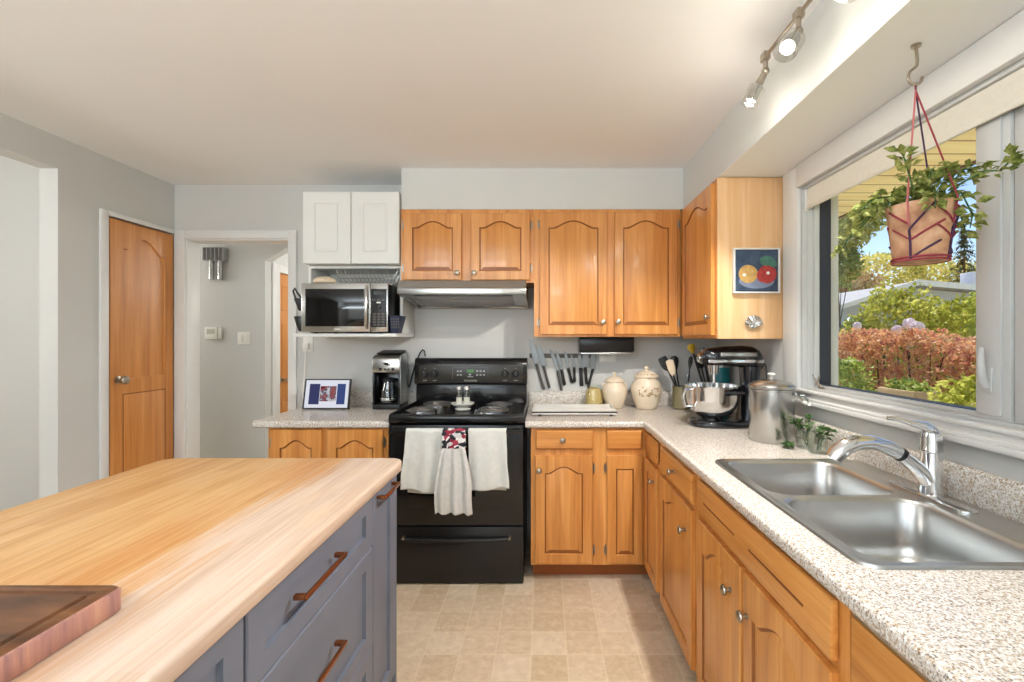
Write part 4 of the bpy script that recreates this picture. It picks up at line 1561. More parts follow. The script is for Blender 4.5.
def island_unit(y0, y1, label):
    t = thing('island_cabinet', (-1.02, (y0 + y1) / 2, 0), label, 'cabinet')
    m = MB(); m.box(-1.455, -0.586, y0 + 0.0005, y1 - 0.0005, 0.10, 0.876)
    m.build('carcass', 'slate_paint', t)
    m = MB(); m.box(-1.40, -0.64, y0 + 0.001, y1 - 0.001, 0.001, 0.0995)
    m.build('toe_kick', 'slate_recess', t)
    return t


FI.O.x = -0.585
i1_ = island_unit(0.875, 1.529, 'dark slate grey island drawer cabinet with three wide drawers and copper pulls')
shaker(i1_, 'drawer', 0.879, 1.526, 0.700, 0.872, (1.037, 1.255, 0.800))
shaker(i1_, 'drawer', 0.879, 1.526, 0.377, 0.696, (1.037, 1.255, 0.560))
shaker(i1_, 'drawer', 0.879, 1.526, 0.108, 0.373, (1.037, 1.255, 0.270))
i2_ = island_unit(1.529, 1.762, 'narrow dark slate grey pull-out cabinet at the far end of the island facing the range')
shaker(i2_, 'door', 1.532, 1.760, 0.108, 0.872, (1.560, 1.725, 0.846))
m = MB(); m.box(-1.455, -0.566, 1.762, 1.780, 0.001, 0.876)
m.build('end_panel', 'slate_paint', i2_, bevel=0.002)
i3_ = island_unit(0.18, 0.875, 'dark slate grey island cabinet nearest the camera, mostly below the picture edge')
shaker(i3_, 'door', 0.526, 0.871, 0.108, 0.872)
shaker(i3_, 'door', 0.184, 0.522, 0.108, 0.872)

cb = thing('cutting_board', (-0.95, 0.61, 0.915), 'thick dark walnut cutting board with a juice groove on the near corner of the island', 'cutting board')
X0, X1, Y0, Y1, ZB0, ZB1 = -1.25, -0.727, 0.33, 0.800, 0.9155, 0.960
m = MB()
R = lambda d, z, r=0.012: rrect(X0 + d, X1 - d, Y0 + d, Y1 - d, max(r - d * 0.3, 0.004), z, 4)
m.loops([R(0.004, ZB0), R(0, ZB0 + 0.004), R(0, ZB1 - 0.006), R(0.003, ZB1 - 0.003)], True, False)
m.build('side', 'walnut_side', cb, angle=50)
m = MB()
m.loops([R(0.003, ZB1 - 0.003), R(0.006, ZB1), R(0.022, ZB1), R(0.024, ZB1 - 0.005), R(0.032, ZB1 - 0.005), R(0.034, ZB1)], False, True)
m.build('top_face', 'walnut_top', cb, angle=50)

# ------------------------------------------------------------------ things on the left worktop and wall
pf = thing('photo_display', (-1.43, 3.06, 0.921), 'digital photo display with a white mat and dark frame leaning back on the left worktop', 'picture frame')
tilt = Matrix.Translation((-1.43, 3.03, 0.924)) @ Matrix.Rotation(math.radians(-12), 4, 'X')
m = MB(tilt)
for a in ((-0.150, 0.150, -0.012, 0.012, 0.0, 0.007), (-0.150, 0.150, -0.012, 0.012, 0.190, 0.197), (-0.150, -0.144, -0.012, 0.012, 0.007, 0.190), (0.144, 0.150, -0.012, 0.012, 0.007, 0.190)):
    m.box(*a)
m.box(-0.144, 0.144, 0.0, 0.012, 0.007, 0.19)
m.build('frame_body', 'black_plastic', pf)
m = MB(tilt); m.box(-0.1438, 0.1438, -0.0045, -0.0005, 0.0072, 0.1898)
m.build('mat_border', 'screen_white', pf)
for (a, b, c, d, mt, nm) in ((-0.118, -0.050, 0.030, 0.165, 'screen_navy', 'dark_panel'), (0.066, 0.120, 0.030, 0.165, 'screen_blue', 'dark_panel'), (-0.046, 0.060, 0.050, 0.150, 'screen_photo', 'photo')):
    m = MB(tilt); m.box(a, b, -0.0062, -0.0046, c, d)
    m.build(nm, mt, pf)
m = MB(); m.tube([(-1.43, 3.07, 1.03), (-1.43, 3.155, 0.925)], 0.006, 8)
m.build('stand', 'black_plastic', pf)

cm = thing('coffee_maker', (-1.03, 3.115, 0.921), 'silver and black drip coffee maker beside the range', 'coffee maker')
CX0, CX1, CY0, CY1 = -1.121, -0.941, 3.020, 3.212
FK = Frame((0, CY0, 0), (1, 0, 0), (0, -1, 0))
m = MB(); m.box(CX0, CX1, CY0, CY1, 0.9215, 0.955)
m.build('base', 'black_plastic', cm, bevel=0.006)
m = MB()
m.box(CX0, CX1, CY0 + 0.115, CY1, 0.9552, 1.165)
for x in (CX0, CX1 - 0.012):
    m.box(x, x + 0.012, CY0 + 0.002, CY0 + 0.115, 0.9552, 1.165)
m.build('housing', 'black_enamel', cm, bevel=0.003)
m = MB(); m.box(CX1 - 0.0005, CX1 + 0.003, CY0 + 0.01, CY1 - 0.005, 0.956, 1.27)
m.build('side_panel', 'brushed_steel', cm)
m = MB()
m.prism([(CY0, 1.165), (CY0, 1.252), (CY0 + 0.008, 1.266), (CY0 + 0.03, 1.276), (CY1 - 0.02, 1.298), (CY1, 1.290), (CY1, 1.165)], CX0, CX1, 'yz')
m.build('brew_head', 'brushed_steel', cm, bevel=0.003)
m = MB(); m.prism([(CY0 + 0.04, 1.282), (CY0 + 0.05, 1.292), (CY1 - 0.02, 1.310), (CY1 - 0.012, 1.298)], CX0 + 0.012, CX1 - 0.012, 'yz')
m.build('lid', 'black_plastic', cm, bevel=0.003)
m = MB(); m.lathe([(0.026, 0), (0.027, 0.003), (0.020, 0.0045)], FK.p(-1.026, 1.222, 0.0002), FK.W, 24, squash=0.55)
ck = m.build('clock_bezel', 'chrome_metal', cm)
m = MB(); m.lathe([(0.017, 0), (0.016, 0.001)], FK.p(-1.026, 1.222, 0.0047), FK.W, 20, squash=0.5)
m.build('clock_face', 'black_plastic', ck)
for x, r in ((-1.068, 0.009), (-1.037, 0.006), (-1.014, 0.006), (-0.985, 0.009)):
    m = MB(); m.lathe([(r, 0), (r, 0.004), (r * 0.7, 0.006)], FK.p(x, 1.187, 0.0002), FK.W, 14)
    m.build('button', 'black_plastic', cm)
ccx, ccy = -1.031, CY0 + 0.060
m = MB()
m.lathe([(0.050, 0.9565), (0.060, 0.962), (0.063, 0.99), (0.058, 1.045), (0.046, 1.085), (0.044, 1.10)], (ccx, ccy, 0), seg=28, cap1=False)
cf = m.build('carafe', 'carafe_glass', cm)
m = MB(); m.lathe([(0.046, 1.1005), (0.046, 1.118), (0.03, 1.126), (0.004, 1.128)], (ccx, ccy, 0), seg=24)
m.build('carafe_lid', 'black_plastic', cf)
m = MB(); m.lathe([(0.0635, 0.978), (0.0645, 0.982), (0.0645, 0.992), (0.0635, 0.996)], (ccx, ccy, 0), seg=28, cap0=False, cap1=False)
m.build('band', 'brushed_steel', cf)
m = MB(); m.tube([(ccx + 0.02, ccy - 0.044, 1.112), (ccx + 0.032, ccy - 0.080, 1.10), (ccx + 0.034, ccy - 0.088, 1.05), (ccx + 0.03, ccy - 0.064, 0.99)], 0.007, 8)
m.build('carafe_handle', 'black_plastic', cf)

m = MB(); m.tube([(-0.935, 3.21, 1.05), (-0.90, 3.235, 1.20), (-0.865, 3.232, 1.285), (-0.845, 3.232, 1.31), (-0.83, 3.225, 1.30), (-0.825, 3.222, 1.262)], 0.005, 8)
tag(m.build('power_cord', 'black_plastic'), 'black cord arching over the back of the range beside the coffee maker', 'cord')


def outlet(x, z, label, wide=0.070, high=0.115, slots=True):
    t = thing('wall_outlet', (x, YB, z - high / 2), label, 'outlet')
    F = Frame((0, YB, 0), (1, 0, 0), (0, -1, 0))
    m = MB(); m.fbox(F, x - wide / 2, x + wide / 2, z - high / 2, z + high / 2, 0.0005, 0.006)
    m.build('cover_plate', 'white_plastic', t, bevel=0.002)
    for k in (-1, 1):
        m = MB()
        if high > wide:
            m.fbox(F, x - 0.016, x + 0.016, z + k * 0.022 - 0.014, z + k * 0.022 + 0.014, 0.006, 0.0085)
        else:
            m.fbox(F, x + k * 0.022 - 0.014, x + k * 0.022 + 0.014, z - 0.016, z + 0.016, 0.006, 0.0085)
        m.build('socket', 'white_plastic', t, bevel=0.002)
    return t


outlet(-1.655, 1.352, 'white outlet on the back wall below the microwave shelf, with a white plug in it')
pg = thing('charger_plug', (-1.66, 3.22, 1.31), 'white plug and thin cord dropping from the outlet behind the photo display', 'plug')
m = MB(); m.box(-1.678, -1.640, 3.205, 3.2358, 1.315, 1.355)
m.build('plug_body', 'white_plastic', pg, bevel=0.004)
m = MB(); m.tube([(-1.66, 3.215, 1.316), (-1.662, 3.212, 1.22), (-1.668, 3.21, 1.10), (-1.672, 3.20, 0.99), (-1.64, 3.18, 0.926), (-1.60, 3.16, 0.9245)], 0.003, 6)
m.build('cord', 'white_plastic', pg)

# hall wall things
FH = Frame((0, 4.20, 0), (1, 0, 0), (0, -1, 0))
ch = thing('door_chime', (-2.98, 4.20, 1.93), 'grey door chime box with two hanging metal tubes high on the hall wall', 'door chime')
m = MB(); m.fbox(FH, -3.075, -2.875, 2.092, 2.215, 0.0005, 0.055)
bx = m.build('chime_box', 'grey_plastic', ch, bevel=0.006)
m = MB()
for k in range(5):
    m.fbox(FH, -3.062 + k * 0.036, -3.040 + k * 0.036, 2.10, 2.207, 0.055, 0.058)
m.build('grille', 'grey_handle', bx)
for x in (-3.005, -2.925):
    m = MB(); m.cyl(FH.p(x, 1.925, 0.03), FH.p(x, 2.0915, 0.03), 0.021, seg=16)
    m.build('chime_tube', 'brushed_steel', ch)
th = thing('thermostat', (-3.0, 4.20, 1.39), 'white thermostat box on the hall wall under the door chime', 'thermostat')
m = MB(); m.fbox(FH, -3.070, -2.955, 1.385, 1.495, 0.0005, 0.03)
m.build('housing', 'white_plastic', th, bevel=0.006)
m = MB(); m.fbox(FH, -2.955, -2.925, 1.388, 1.490, 0.0005, 0.022)
m.build('side_cover', 'white_plastic', th, bevel=0.004)
m = MB(); m.fbox(FH, -3.050, -2.975, 1.43, 1.475, 0.030, 0.031)
m.build('dial_window', 'print_light', th)
sw = thing('light_switch', (-2.73, 4.20, 1.33), 'white double rocker switch plate on the hall wall right of the thermostat', 'light switch')
m = MB(); m.fbox(FH, -2.785, -2.670, 1.335, 1.45, 0.0005, 0.006)
m.build('cover_plate', 'white_plastic', sw, bevel=0.002)
for x in (-2.752, -2.703):
    m = MB(); m.fbox(FH, x - 0.016, x + 0.016, 1.36, 1.425, 0.006, 0.010)
    m.build('rocker', 'white_ceramic', sw, bevel=0.002)

# ------------------------------------------------------------------ right of the range: wall and worktop things
FWL = Frame((0, YB, 0), (1, 0, 0), (0, -1, 0))
outlet(0.455, 1.262, 'white sideways outlet half hidden behind the black holder under the wall cabinet', 0.115, 0.075)

ks = thing('knife_rack', (0.13, YB, 1.25), 'grey magnetic knife rack on the wall right of the range', 'knife rack')
m = MB(); m.fbox(FWL, -0.095, 0.375, 1.252, 1.282, 0.0005, 0.012)
m.build('bar', 'grey_handle', ks, bevel=0.003)


def wall_knife(tip, neck, end, bw, hr, hmat, label, w=0.0128, wide_tip=False):
    """Blade pointing up, handle down; points are (x, z) on the wall."""
    t = thing('kitchen_knife', (neck[0], YB - w, end[1]), label, 'knife', 'knives on the magnetic rack')
    T, N, E = Vector((tip[0], 0, tip[1])), Vector((neck[0], 0, neck[1])), Vector((end[0], 0, end[1]))
    d = (T - N).normalized()
    s = Vector((d.z, 0, -d.x))
    m = MB()
    if wide_tip:
        prof = [N - s * bw * 0.3, N + s * bw * 0.5, N + d * 0.01 + s * bw * 0.5, T + s * bw * 0.5, T - s * bw * 0.5, N + d * 0.01 - s * bw * 0.5]
    else:
        L = (T - N).length
        prof = [N - s * bw * 0.35, N + s * bw * 0.6, N + d * L * 0.55 + s * bw * 0.55, N + d * L * 0.85 + s * bw * 0.2, T - s * bw * 0.3, N + d * L * 0.5 - s * bw * 0.45]
    m.loops([[p + Vector((0, YB - w, 0)) for p in prof], [p + Vector((0, YB - w - 0.002, 0)) for p in prof]])
    m.build('blade', 'steel_blade', t)
    m = MB()
    dd = (E - N).normalized()
    o = Vector((0, YB - w - 0.001, 0))
    m.tube([N + dd * -0.003 + o, N + dd * 0.01 + o, (N + E) / 2 + o, E - dd * 0.01 + o, E + o], [hr * 0.85, hr, hr * 0.85, hr * 1.05, hr * 0.7], 10)
    m.build('handle', hmat, t)
    return t


W = lambda px, py: ((px - 543) * (YB / 460), 1.385 - (py - 339) * (YB / 460))
KN = [
    ((531, 338), (536.5, 364), (544, 389.5), 0.040, 0.011, 'grey_handle', 'long grey-handled knife at the left end of the knife rack'),
    ((538.5, 345), (543.5, 366), (549.5, 388), 0.040, 0.010, 'grey_handle', 'broad grey knife, second from the left on the knife rack'),
    ((550.5, 348), (557.5, 371), (561.5, 390.5), 0.030, 0.010, 'grey_handle', 'long slim grey-handled knife, third from the left on the knife rack'),
    ((556, 350), (561.5, 369.5), (564.5, 385), 0.024, 0.012, 'knife_handle', 'black-handled knife, fourth from the left on the knife rack'),
    ((565, 350.5), (568, 368), (572, 383), 0.024, 0.011, 'knife_handle', 'black-handled knife, fifth from the left on the knife rack'),
    ((571, 354), (574, 367.5), (574.5, 382), 0.018, 0.010, 'knife_handle', 'short black-handled knife, sixth from the left on the knife rack'),
    ((579, 351), (580.5, 368), (581.5, 386), 0.022, 0.014, 'knife_handle', 'thick dark-handled knife hanging just above the small jar'),
    ((585.5, 352.5), (585, 367.5), (586.5, 384), 0.046, 0.011, 'knife_handle', 'knife with a broad square blade, next to last at the right of the rack'),
    ((593.5, 353), (592.5, 369), (588, 388), 0.040, 0.010, 'knife_handle', 'broad square blade with black handle at the right end of the rack'),
]
for k, a in enumerate(KN):
    wall_knife(W(*a[0]), W(*a[1]), W(*a[2]), a[3], a[4], a[5], a[6], 0.0128 + 0.004 * (k % 2), k >= 7)

dp_ = thing('under_cabinet_holder', (0.43, 3.13, 1.285), 'long black holder with a pale lower lip mounted under the tall wall cabinet', 'holder')
m = MB()
m.prism([(3.045, 1.3985), (3.045, 1.315), (3.055, 1.298), (3.20, 1.292), (3.215, 1.30), (3.215, 1.3985)], 0.243, 0.605, 'yz')
m.build('housing', 'black_satin', dp_, bevel=0.005)
m = MB(); m.box(0.25, 0.598, 3.043, 3.075, 1.285, 1.2945)
m.build('lower_lip', 'brushed_steel', dp_, bevel=0.002)

tr_ = thing('drying_tray', (0.19, 2.90, 0.921), 'white slatted drying tray on small dark feet beside the range', 'tray')
m = MB()
zt = 0.945
m.box(-0.066, 0.446, 2.755, 2.771, zt - 0.006, zt + 0.006)
m.box(-0.066, 0.458, 3.045, 3.060, zt - 0.006, zt + 0.006)
m.box(-0.066, -0.052, 2.771, 3.045, zt - 0.006, zt + 0.006)
m.prism([(0.432, 2.771), (0.446, 2.771), (0.458, 3.045), (0.444, 3.045)], zt - 0.006, zt + 0.006)
m.box(-0.066, 0.446, 2.755, 2.758, zt - 0.012, zt + 0.006)
m.build('rim', 'white_plastic', tr_, bevel=0.002)
m = MB()
for k in range(9):
    y = 2.787 + k * 0.0288
    m.box(-0.052, 0.436, y, y + 0.021, zt - 0.003, zt + 0.002)
m.build('slats', 'white_plastic', tr_, bevel=0.001)
for x, y in ((-0.02, 2.772), (0.41, 2.772), (-0.02, 3.03), (0.42, 3.03)):
    m = MB(); m.lathe([(0.010, 0.9215), (0.011, 0.926), (0.007, 0.932), (0.007, zt - 0.006)], (x, y, 0), seg=12)
    m.build('foot', 'grey_handle', tr_)

sj = thing('glass_jar', (0.345, 3.12, 0.921), 'small tan filled glass jar left of the two cream cookie jars', 'jar')
m = MB(); m.lathe([(0.052, 0.9215), (0.060, 0.93), (0.061, 0.98), (0.054, 1.03), (0.045, 1.055), (0.050, 1.072), (0.047, 1.075)], (0.345, 3.12, 0), seg=28, cap1=False)
m.build('jar_body', 'jar_glass', sj)
m = MB(); m.lathe([(0.050, 0.924), (0.0575, 0.932), (0.0585, 0.975), (0.051, 1.025), (0.042, 1.048), (0.015, 1.056)], (0.345, 3.12, 0), seg=24)
m.build('contents', 'tan_husk', sj)


def cookie_jar(x, y, R, z1, label, painted):
    t = thing('cookie_jar', (x, y, 0.921), label, 'cookie jar', 'cream cookie jars')
    h = z1 - 0.921
    m = MB()
    P = [(0.60, 0.0), (0.64, 0.012), (0.72, 0.09), (0.90, 0.26), (1.0, 0.42), (0.985, 0.52), (0.88, 0.62), (0.72, 0.685), (0.70, 0.71), (0.76, 0.725), (0.76, 0.74)]
    m.lathe([(r * R, 0.9215 + q * h) for r, q in P], (x, y, 0), seg=32)
    b = m.build('jar_body', 'cream_ceramic', t)
    m = MB()
    P = [(0.80, 0.742), (0.82, 0.755), (0.74, 0.79), (0.55, 0.845), (0.32, 0.875), (0.14, 0.89), (0.11, 0.915), (0.17, 0.94), (0.17, 0.97), (0.09, 0.995), (0.01, 1.0)]
    m.lathe([(r * R, 0.9215 + q * h) for r, q in P], (x, y, 0), seg=32)
    l = m.build('lid', 'cream_ceramic', t)
    if painted:
        rng = random.Random(4)
        m = MB()
        for k in range(34):
            a = -PI / 2 + rng.uniform(-0.75, 0.75)
            q = rng.uniform(0.30, 0.54)
            rr = R * (0.995 if q > 0.4 else 0.93 + (q - 0.3) * 0.65)
            m.ball((x + rr * math.cos(a), y + rr * math.sin(a), 0.9215 + q * h), 0.006, 0.006, 0.0045, 8, 6)
        m.build('painted_sprig', 'jar_flowers', b)
        m = MB()
        for k in range(12):
            a = -PI / 2 + rng.uniform(-1.2, 1.2)
            m.ball((x + R * 0.68 * math.cos(a), y + R * 0.68 * math.sin(a), 0.9215 + 0.805 * h), 0.006, 0.006, 0.004, 8, 6)
        m.build('painted_sprig', 'jar_flowers', l)
    else:
        m = MB()
        for s in (-1, 1):
            m.tube([(x + s * R * 0.74, y, 0.9215 + 0.66 * h), (x + s * R * 0.93, y, 0.9215 + 0.67 * h), (x + s * R * 0.97, y, 0.9215 + 0.58 * h)], R * 0.07, 8)
        m.build('lug', 'cream_ceramic', b)
    return t


cookie_jar(0.484, 3.115, 0.084, 1.160, 'smaller plain cream cookie jar, left of the large painted one', False)
cookie_jar(0.690, 3.075, 0.101, 1.205, 'large cream cookie jar with a painted flower sprig', True)


def crock(x, y, R, h, mat, label):
    t = thing('utensil_crock', (x, y, 0.921), label, 'crock')
    m = MB()
    m.lathe([(R * 0.90, 0.9215), (R, 0.93), (R, 0.921 + h * 0.9), (R * 1.04, 0.921 + h), (R * 0.92, 0.921 + h), (R * 0.88, 0.921 + h * 0.88), (R * 0.85, 0.935), (0.002, 0.934)], (x, y, 0), seg=28)
    m.build('crock_body', mat, t)
    return t


def utensil(base, top, label, head, mat_h, mat_head, r=0.006, hw=0.028, hl=0.10):
    """A long kitchen tool standing in a crock: handle and a shaped head."""
    b, tp = Vector(base), Vector(top)
    d = (tp - b).normalized()
    t = thing('cooking_utensil', base, label, 'utensil', 'utensils in the crocks')
    m = MB()
    m.tube([b, (b + tp) / 2, tp - d * hl * 0.9], [r, r * 0.9, r * 0.8], 8)
    m.build('handle', mat_h, t)
    s = d.cross(Vector((0, 1, 0))).normalized()
    nrm = s.cross(d).normalized()
    m = MB()
    h0 = tp - d * hl
    if head == 'blade':
        pts = [(0.25, 0), (0.8, 0.2), (1.0, 0.5), (1.0, 0.9), (0.85, 1.0)]
    else:
        pts = [(0.2, 0), (0.6, 0.25), (1.0, 0.6), (0.9, 0.85), (0.4, 1.0)]
    th = 0.004 if head == 'blade' else 0.009
    rings = []
    for q, l in pts:
        c = h0 + d * hl * l
        w_ = hw * q
        rings.append([c + s * w_ * math.cos(2 * PI * k / 12) + nrm * th * math.sin(2 * PI * k / 12) for k in range(12)])
    m.loops(rings)
    m.build('head', mat_head, t)
    return t


crock(0.925, 3.07, 0.060, 0.150, 'crock_green', 'olive green stoneware crock left of the stand mixer')
utensil((0.950, 3.085, 0.945), (0.800, 3.10, 1.262), 'black turner leaning far left out of the olive crock', 'blade', 'black_plastic', 'black_plastic', hw=0.030, hl=0.10)
utensil((0.925, 3.06, 0.945), (0.842, 3.07, 1.245), 'cream silicone spatula leaning left out of the olive crock', 'blade', 'black_plastic', 'silicone_cream', hw=0.026, hl=0.11)
utensil((0.935, 3.10, 0.945), (0.892, 3.135, 1.27), 'black spoon standing behind the cream spatula in the olive crock', 'spoon', 'black_plastic', 'black_plastic', hw=0.028, hl=0.10)
utensil((0.945, 3.05, 0.945), (0.985, 3.06, 1.270), 'slim black spoon standing upright at the right of the olive crock', 'spoon', 'black_plastic', 'black_plastic', hw=0.016, hl=0.09)
utensil((0.94, 3.035, 0.95), (0.955, 3.03, 1.16), 'short steel spoon standing in the olive crock', 'spoon', 'steel_blade', 'steel_blade', hw=0.016, hl=0.07, r=0.004)

crock(1.105, 3.085, 0.055, 0.16, 'black_satin', 'black crock half hidden behind the stand mixer')
utensil((1.125, 3.108, 0.945), (1.000, 3.125, 1.350), 'yellow-headed dish brush rising behind the mixer', 'spoon', 'black_plastic', 'yellow_rubber', hw=0.028, hl=0.065, r=0.009)
utensil((1.143, 3.092, 0.945), (1.068, 3.088, 1.33), 'tall black-handled spoon with a steel head behind the mixer', 'spoon', 'black_plastic', 'steel_blade', hw=0.020, hl=0.06, r=0.010)
utensil((1.125, 3.08, 0.945), (1.025, 3.04, 1.285), 'broad black turner behind the mixer bowl, below the yellow brush head', 'blade', 'black_plastic', 'black_plastic', hw=0.032, hl=0.10)
tt = thing('teal_tin', (1.155, 2.965, 0.921), 'teal tin standing behind the stand mixer', 'tin')
m = MB(); m.lathe([(0.05, 0.9215), (0.052, 0.925), (0.052, 1.20), (0.05, 1.204)], (1.150, 2.965, 0), seg=28)
m.build('tin_body', 'teal_tin', tt)
m = MB(); m.lathe([(0.047, 1.2045), (0.047, 1.222), (0.042, 1.226), (0.005, 1.227)], (1.150, 2.965, 0), seg=28)
m.build('tin_lid', 'brushed_steel', tt)

# stand mixer, its head pointing left along the back wall
mx_ = thing('stand_mixer', (1.0, 2.47, 0.921), 'black stand mixer with a polished steel bowl in the corner of the worktop', 'stand mixer')
yc = 2.49
m = MB()
def ell(x0, x1, y0, y1, z, n=32, p=2.6):
    cx, cy, a, b = (x0 + x1) / 2, (y0 + y1) / 2, (x1 - x0) / 2, (y1 - y0) / 2
    out = []
    for k in range(n):
        t = 2 * PI * k / n
        c, s = math.cos(t), math.sin(t)
        out.append((cx + a * math.copysign(abs(c) ** (2 / p), c), cy + b * math.copysign(abs(s) ** (2 / p), s), z))
    return out
m.loops([ell(0.795, 1.150, 2.375, 2.605, 0.9215), ell(0.790, 1.155, 2.37, 2.61, 0.930), ell(0.795, 1.150, 2.375, 2.605, 0.948), ell(0.82, 1.145, 2.40, 2.58, 0.955)])
m.build('base', 'mixer_black', mx_, angle=60)
m = MB()
m.loops([ell(1.055, 1.150, 2.42, 2.56, 0.954), ell(1.065, 1.150, 2.43, 2.55, 1.02), ell(1.075, 1.155, 2.435, 2.545, 1.12), ell(1.07, 1.168, 2.43, 2.55, 1.238)])
m.build('column', 'mixer_black', mx_, angle=60)
# head: superellipse sections along x
m = MB()
rings = []
for (x, hy, zl, zh) in ((0.852, 0.026, 1.258, 1.300), (0.857, 0.044, 1.250, 1.318), (0.89, 0.058, 1.243, 1.334), (0.97, 0.066, 1.238, 1.345), (1.06, 0.068, 1.232, 1.350), (1.12, 0.066, 1.222, 1.346), (1.155, 0.058, 1.215, 1.330), (1.175, 0.042, 1.222, 1.305), (1.180, 0.02, 1.24, 1.28)):
    zc, hz = (zl + zh) / 2, (zh - zl) / 2
    ring = []
    for k in range(28):
        t = 2 * PI * k / 28
        c, s = math.cos(t), math.sin(t)
        ring.append((x, yc + hy * math.copysign(abs(c) ** 0.75, c), zc + hz * math.copysign(abs(s) ** 0.75, s)))
    rings.append(ring)
m.loops(rings)
hd_ = m.build('head', 'mixer_black', mx_, angle=60)
m = MB()
m.box(0.872, 1.165, yc - 0.0705, yc - 0.056, 1.258, 1.276)
m.build('trim_band', 'chrome_metal', hd_, bevel=0.003)
m = MB()
m.box(0.935, 1.13, yc - 0.0702, yc - 0.056, 1.292, 1.314)
m.build('name_band', 'brushed_steel', hd_, bevel=0.004)
m = MB(); m.lathe([(0.022, 0), (0.024, 0.010), (0.018, 0.016), (0.010, 0.018)], (0.852, yc, 1.282), (-1, 0, 0), 20)
m.build('hub_cap', 'chrome_metal', hd_)
m = MB(); m.cyl((0.925, yc, 1.245), (0.925, yc, 1.195), 0.030, 0.024, 20)
m.cyl((0.925, yc, 1.195), (0.925, yc, 1.10), 0.010, seg=12)
m.build('beater_shaft', 'chrome_metal', hd_)
bcx = 0.915
m = MB()
m.lathe([(0.055, 0.957), (0.057, 0.965), (0.066, 0.968), (0.098, 0.985), (0.124, 1.02), (0.136, 1.065), (0.139, 1.125), (0.143, 1.133), (0.143, 1.138), (0.136, 1.137), (0.131, 1.065), (0.118, 1.02), (0.08, 0.985), (0.002, 0.975)], (bcx, yc, 0), seg=44)
bo = m.build('bowl', 'mixer_steel', mx_, angle=60)
m = MB()
m.tube([(bcx - 0.126, yc - 0.05, 1.118), (bcx - 0.165, yc - 0.068, 1.122), (bcx - 0.180, yc - 0.074, 1.085), (bcx - 0.168, yc - 0.07, 1.030), (bcx - 0.112, yc - 0.046, 1.025)], 0.009, 10)
m.build('bowl_handle', 'mixer_steel', bo)
m = MB()
for s in (-1, 1):
    m.tube([(1.07, yc + s * 0.05, 1.10), (1.03, yc + s * 0.125, 1.105), (bcx + 0.02, yc + s * 0.149, 1.105)], 0.010, 8)
m.build('bowl_arm', 'mixer_black', mx_)
m = MB(); m.tube([(1.178, yc, 1.27), (1.198, yc - 0.02, 1.24), (1.2, yc - 0.03, 1.10), (1.185, yc - 0.02, 0.96), (1.17, yc - 0.01, 0.9265)], 0.004, 8)
m.build('power_cord', 'black_plastic', mx_)

# compost canister
cn = thing('steel_canister', (1.048, 2.11, 0.921), 'tall brushed steel canister with a domed lid beside the mixer', 'canister')
m = MB()
m.lathe([(0.093, 0.9215), (0.095, 0.925), (0.095, 1.150), (0.0975, 1.153), (0.0975, 1.158), (0.0945, 1.160)], (1.048, 2.11, 0), seg=40)
cbd = m.build('canister_body', 'brushed_steel', cn)
m = MB()
m.lathe([(0.098, 1.1605), (0.0995, 1.163), (0.0995, 1.172), (0.095, 1.177), (0.080, 1.188), (0.045, 1.198), (0.016, 1.202)], (1.048, 2.11, 0), seg=40)
ld = m.build('lid', 'brushed_steel', cn)
m = MB()
m.lathe([(0.009, 1.2025), (0.008, 1.212), (0.016, 1.218), (0.018, 1.224), (0.012, 1.229), (0.002, 1.230)], (1.048, 2.11, 0), seg=20)
m.build('lid_knob', 'white_ceramic', ld)
m = MB()
for dy in (-0.03, 0.03):
    m.cyl((1.140, 2.07 + dy, 1.135), (1.155, 2.065 + dy, 1.135), 0.007, seg=10)
m.tube([(1.150, 2.035, 1.135), (1.168, 2.03, 1.120), (1.178, 2.04, 1.10), (1.178, 2.07, 1.095), (1.168, 2.095, 1.12), (1.152, 2.097, 1.135)], 0.0035, 8)
m.build('bail_handle', 'chrome_metal', cbd)
m = MB(); m.tube([(1.178, 2.035, 1.098), (1.180, 2.055, 1.093), (1.178, 2.08, 1.098)], 0.009, 10)
m.build('grip', 'white_plastic', cbd)


def leaf(m, p, d, up, L, Wd, fold=0.25, mi=0):
    """One leaf: a pointed, slightly folded blade of four facets."""
    p, d = Vector(p), Vector(d).normalized()
    s = d.cross(Vector(up))
    s = s.normalized() if s.length > 1e-4 else d.orthogonal().normalized()
    n = s.cross(d).normalized()
    a = m.bm.verts.new(p)
    t = m.bm.verts.new(p + d * L - n * L * 0.12)
    c = m.bm.verts.new(p + d * L * 0.5 + n * 0.0)
    l = m.bm.verts.new(p + d * L * 0.45 + s * Wd * 0.5 + n * Wd * fold)
    r = m.bm.verts.new(p + d * L * 0.45 - s * Wd * 0.5 + n * Wd * fold)
    for q in ((a, c, l), (c, t, l), (a, r, c), (c, r, t)):
        m.face(list(q), mi)


def rdir(rng, zlo=-1.0, zhi=1.0):
    z = rng.uniform(zlo, zhi)
    a = rng.uniform(0, 2 * PI)
    r = math.sqrt(max(0, 1 - z * z))
    return Vector((r * math.cos(a), r * math.sin(a), z))


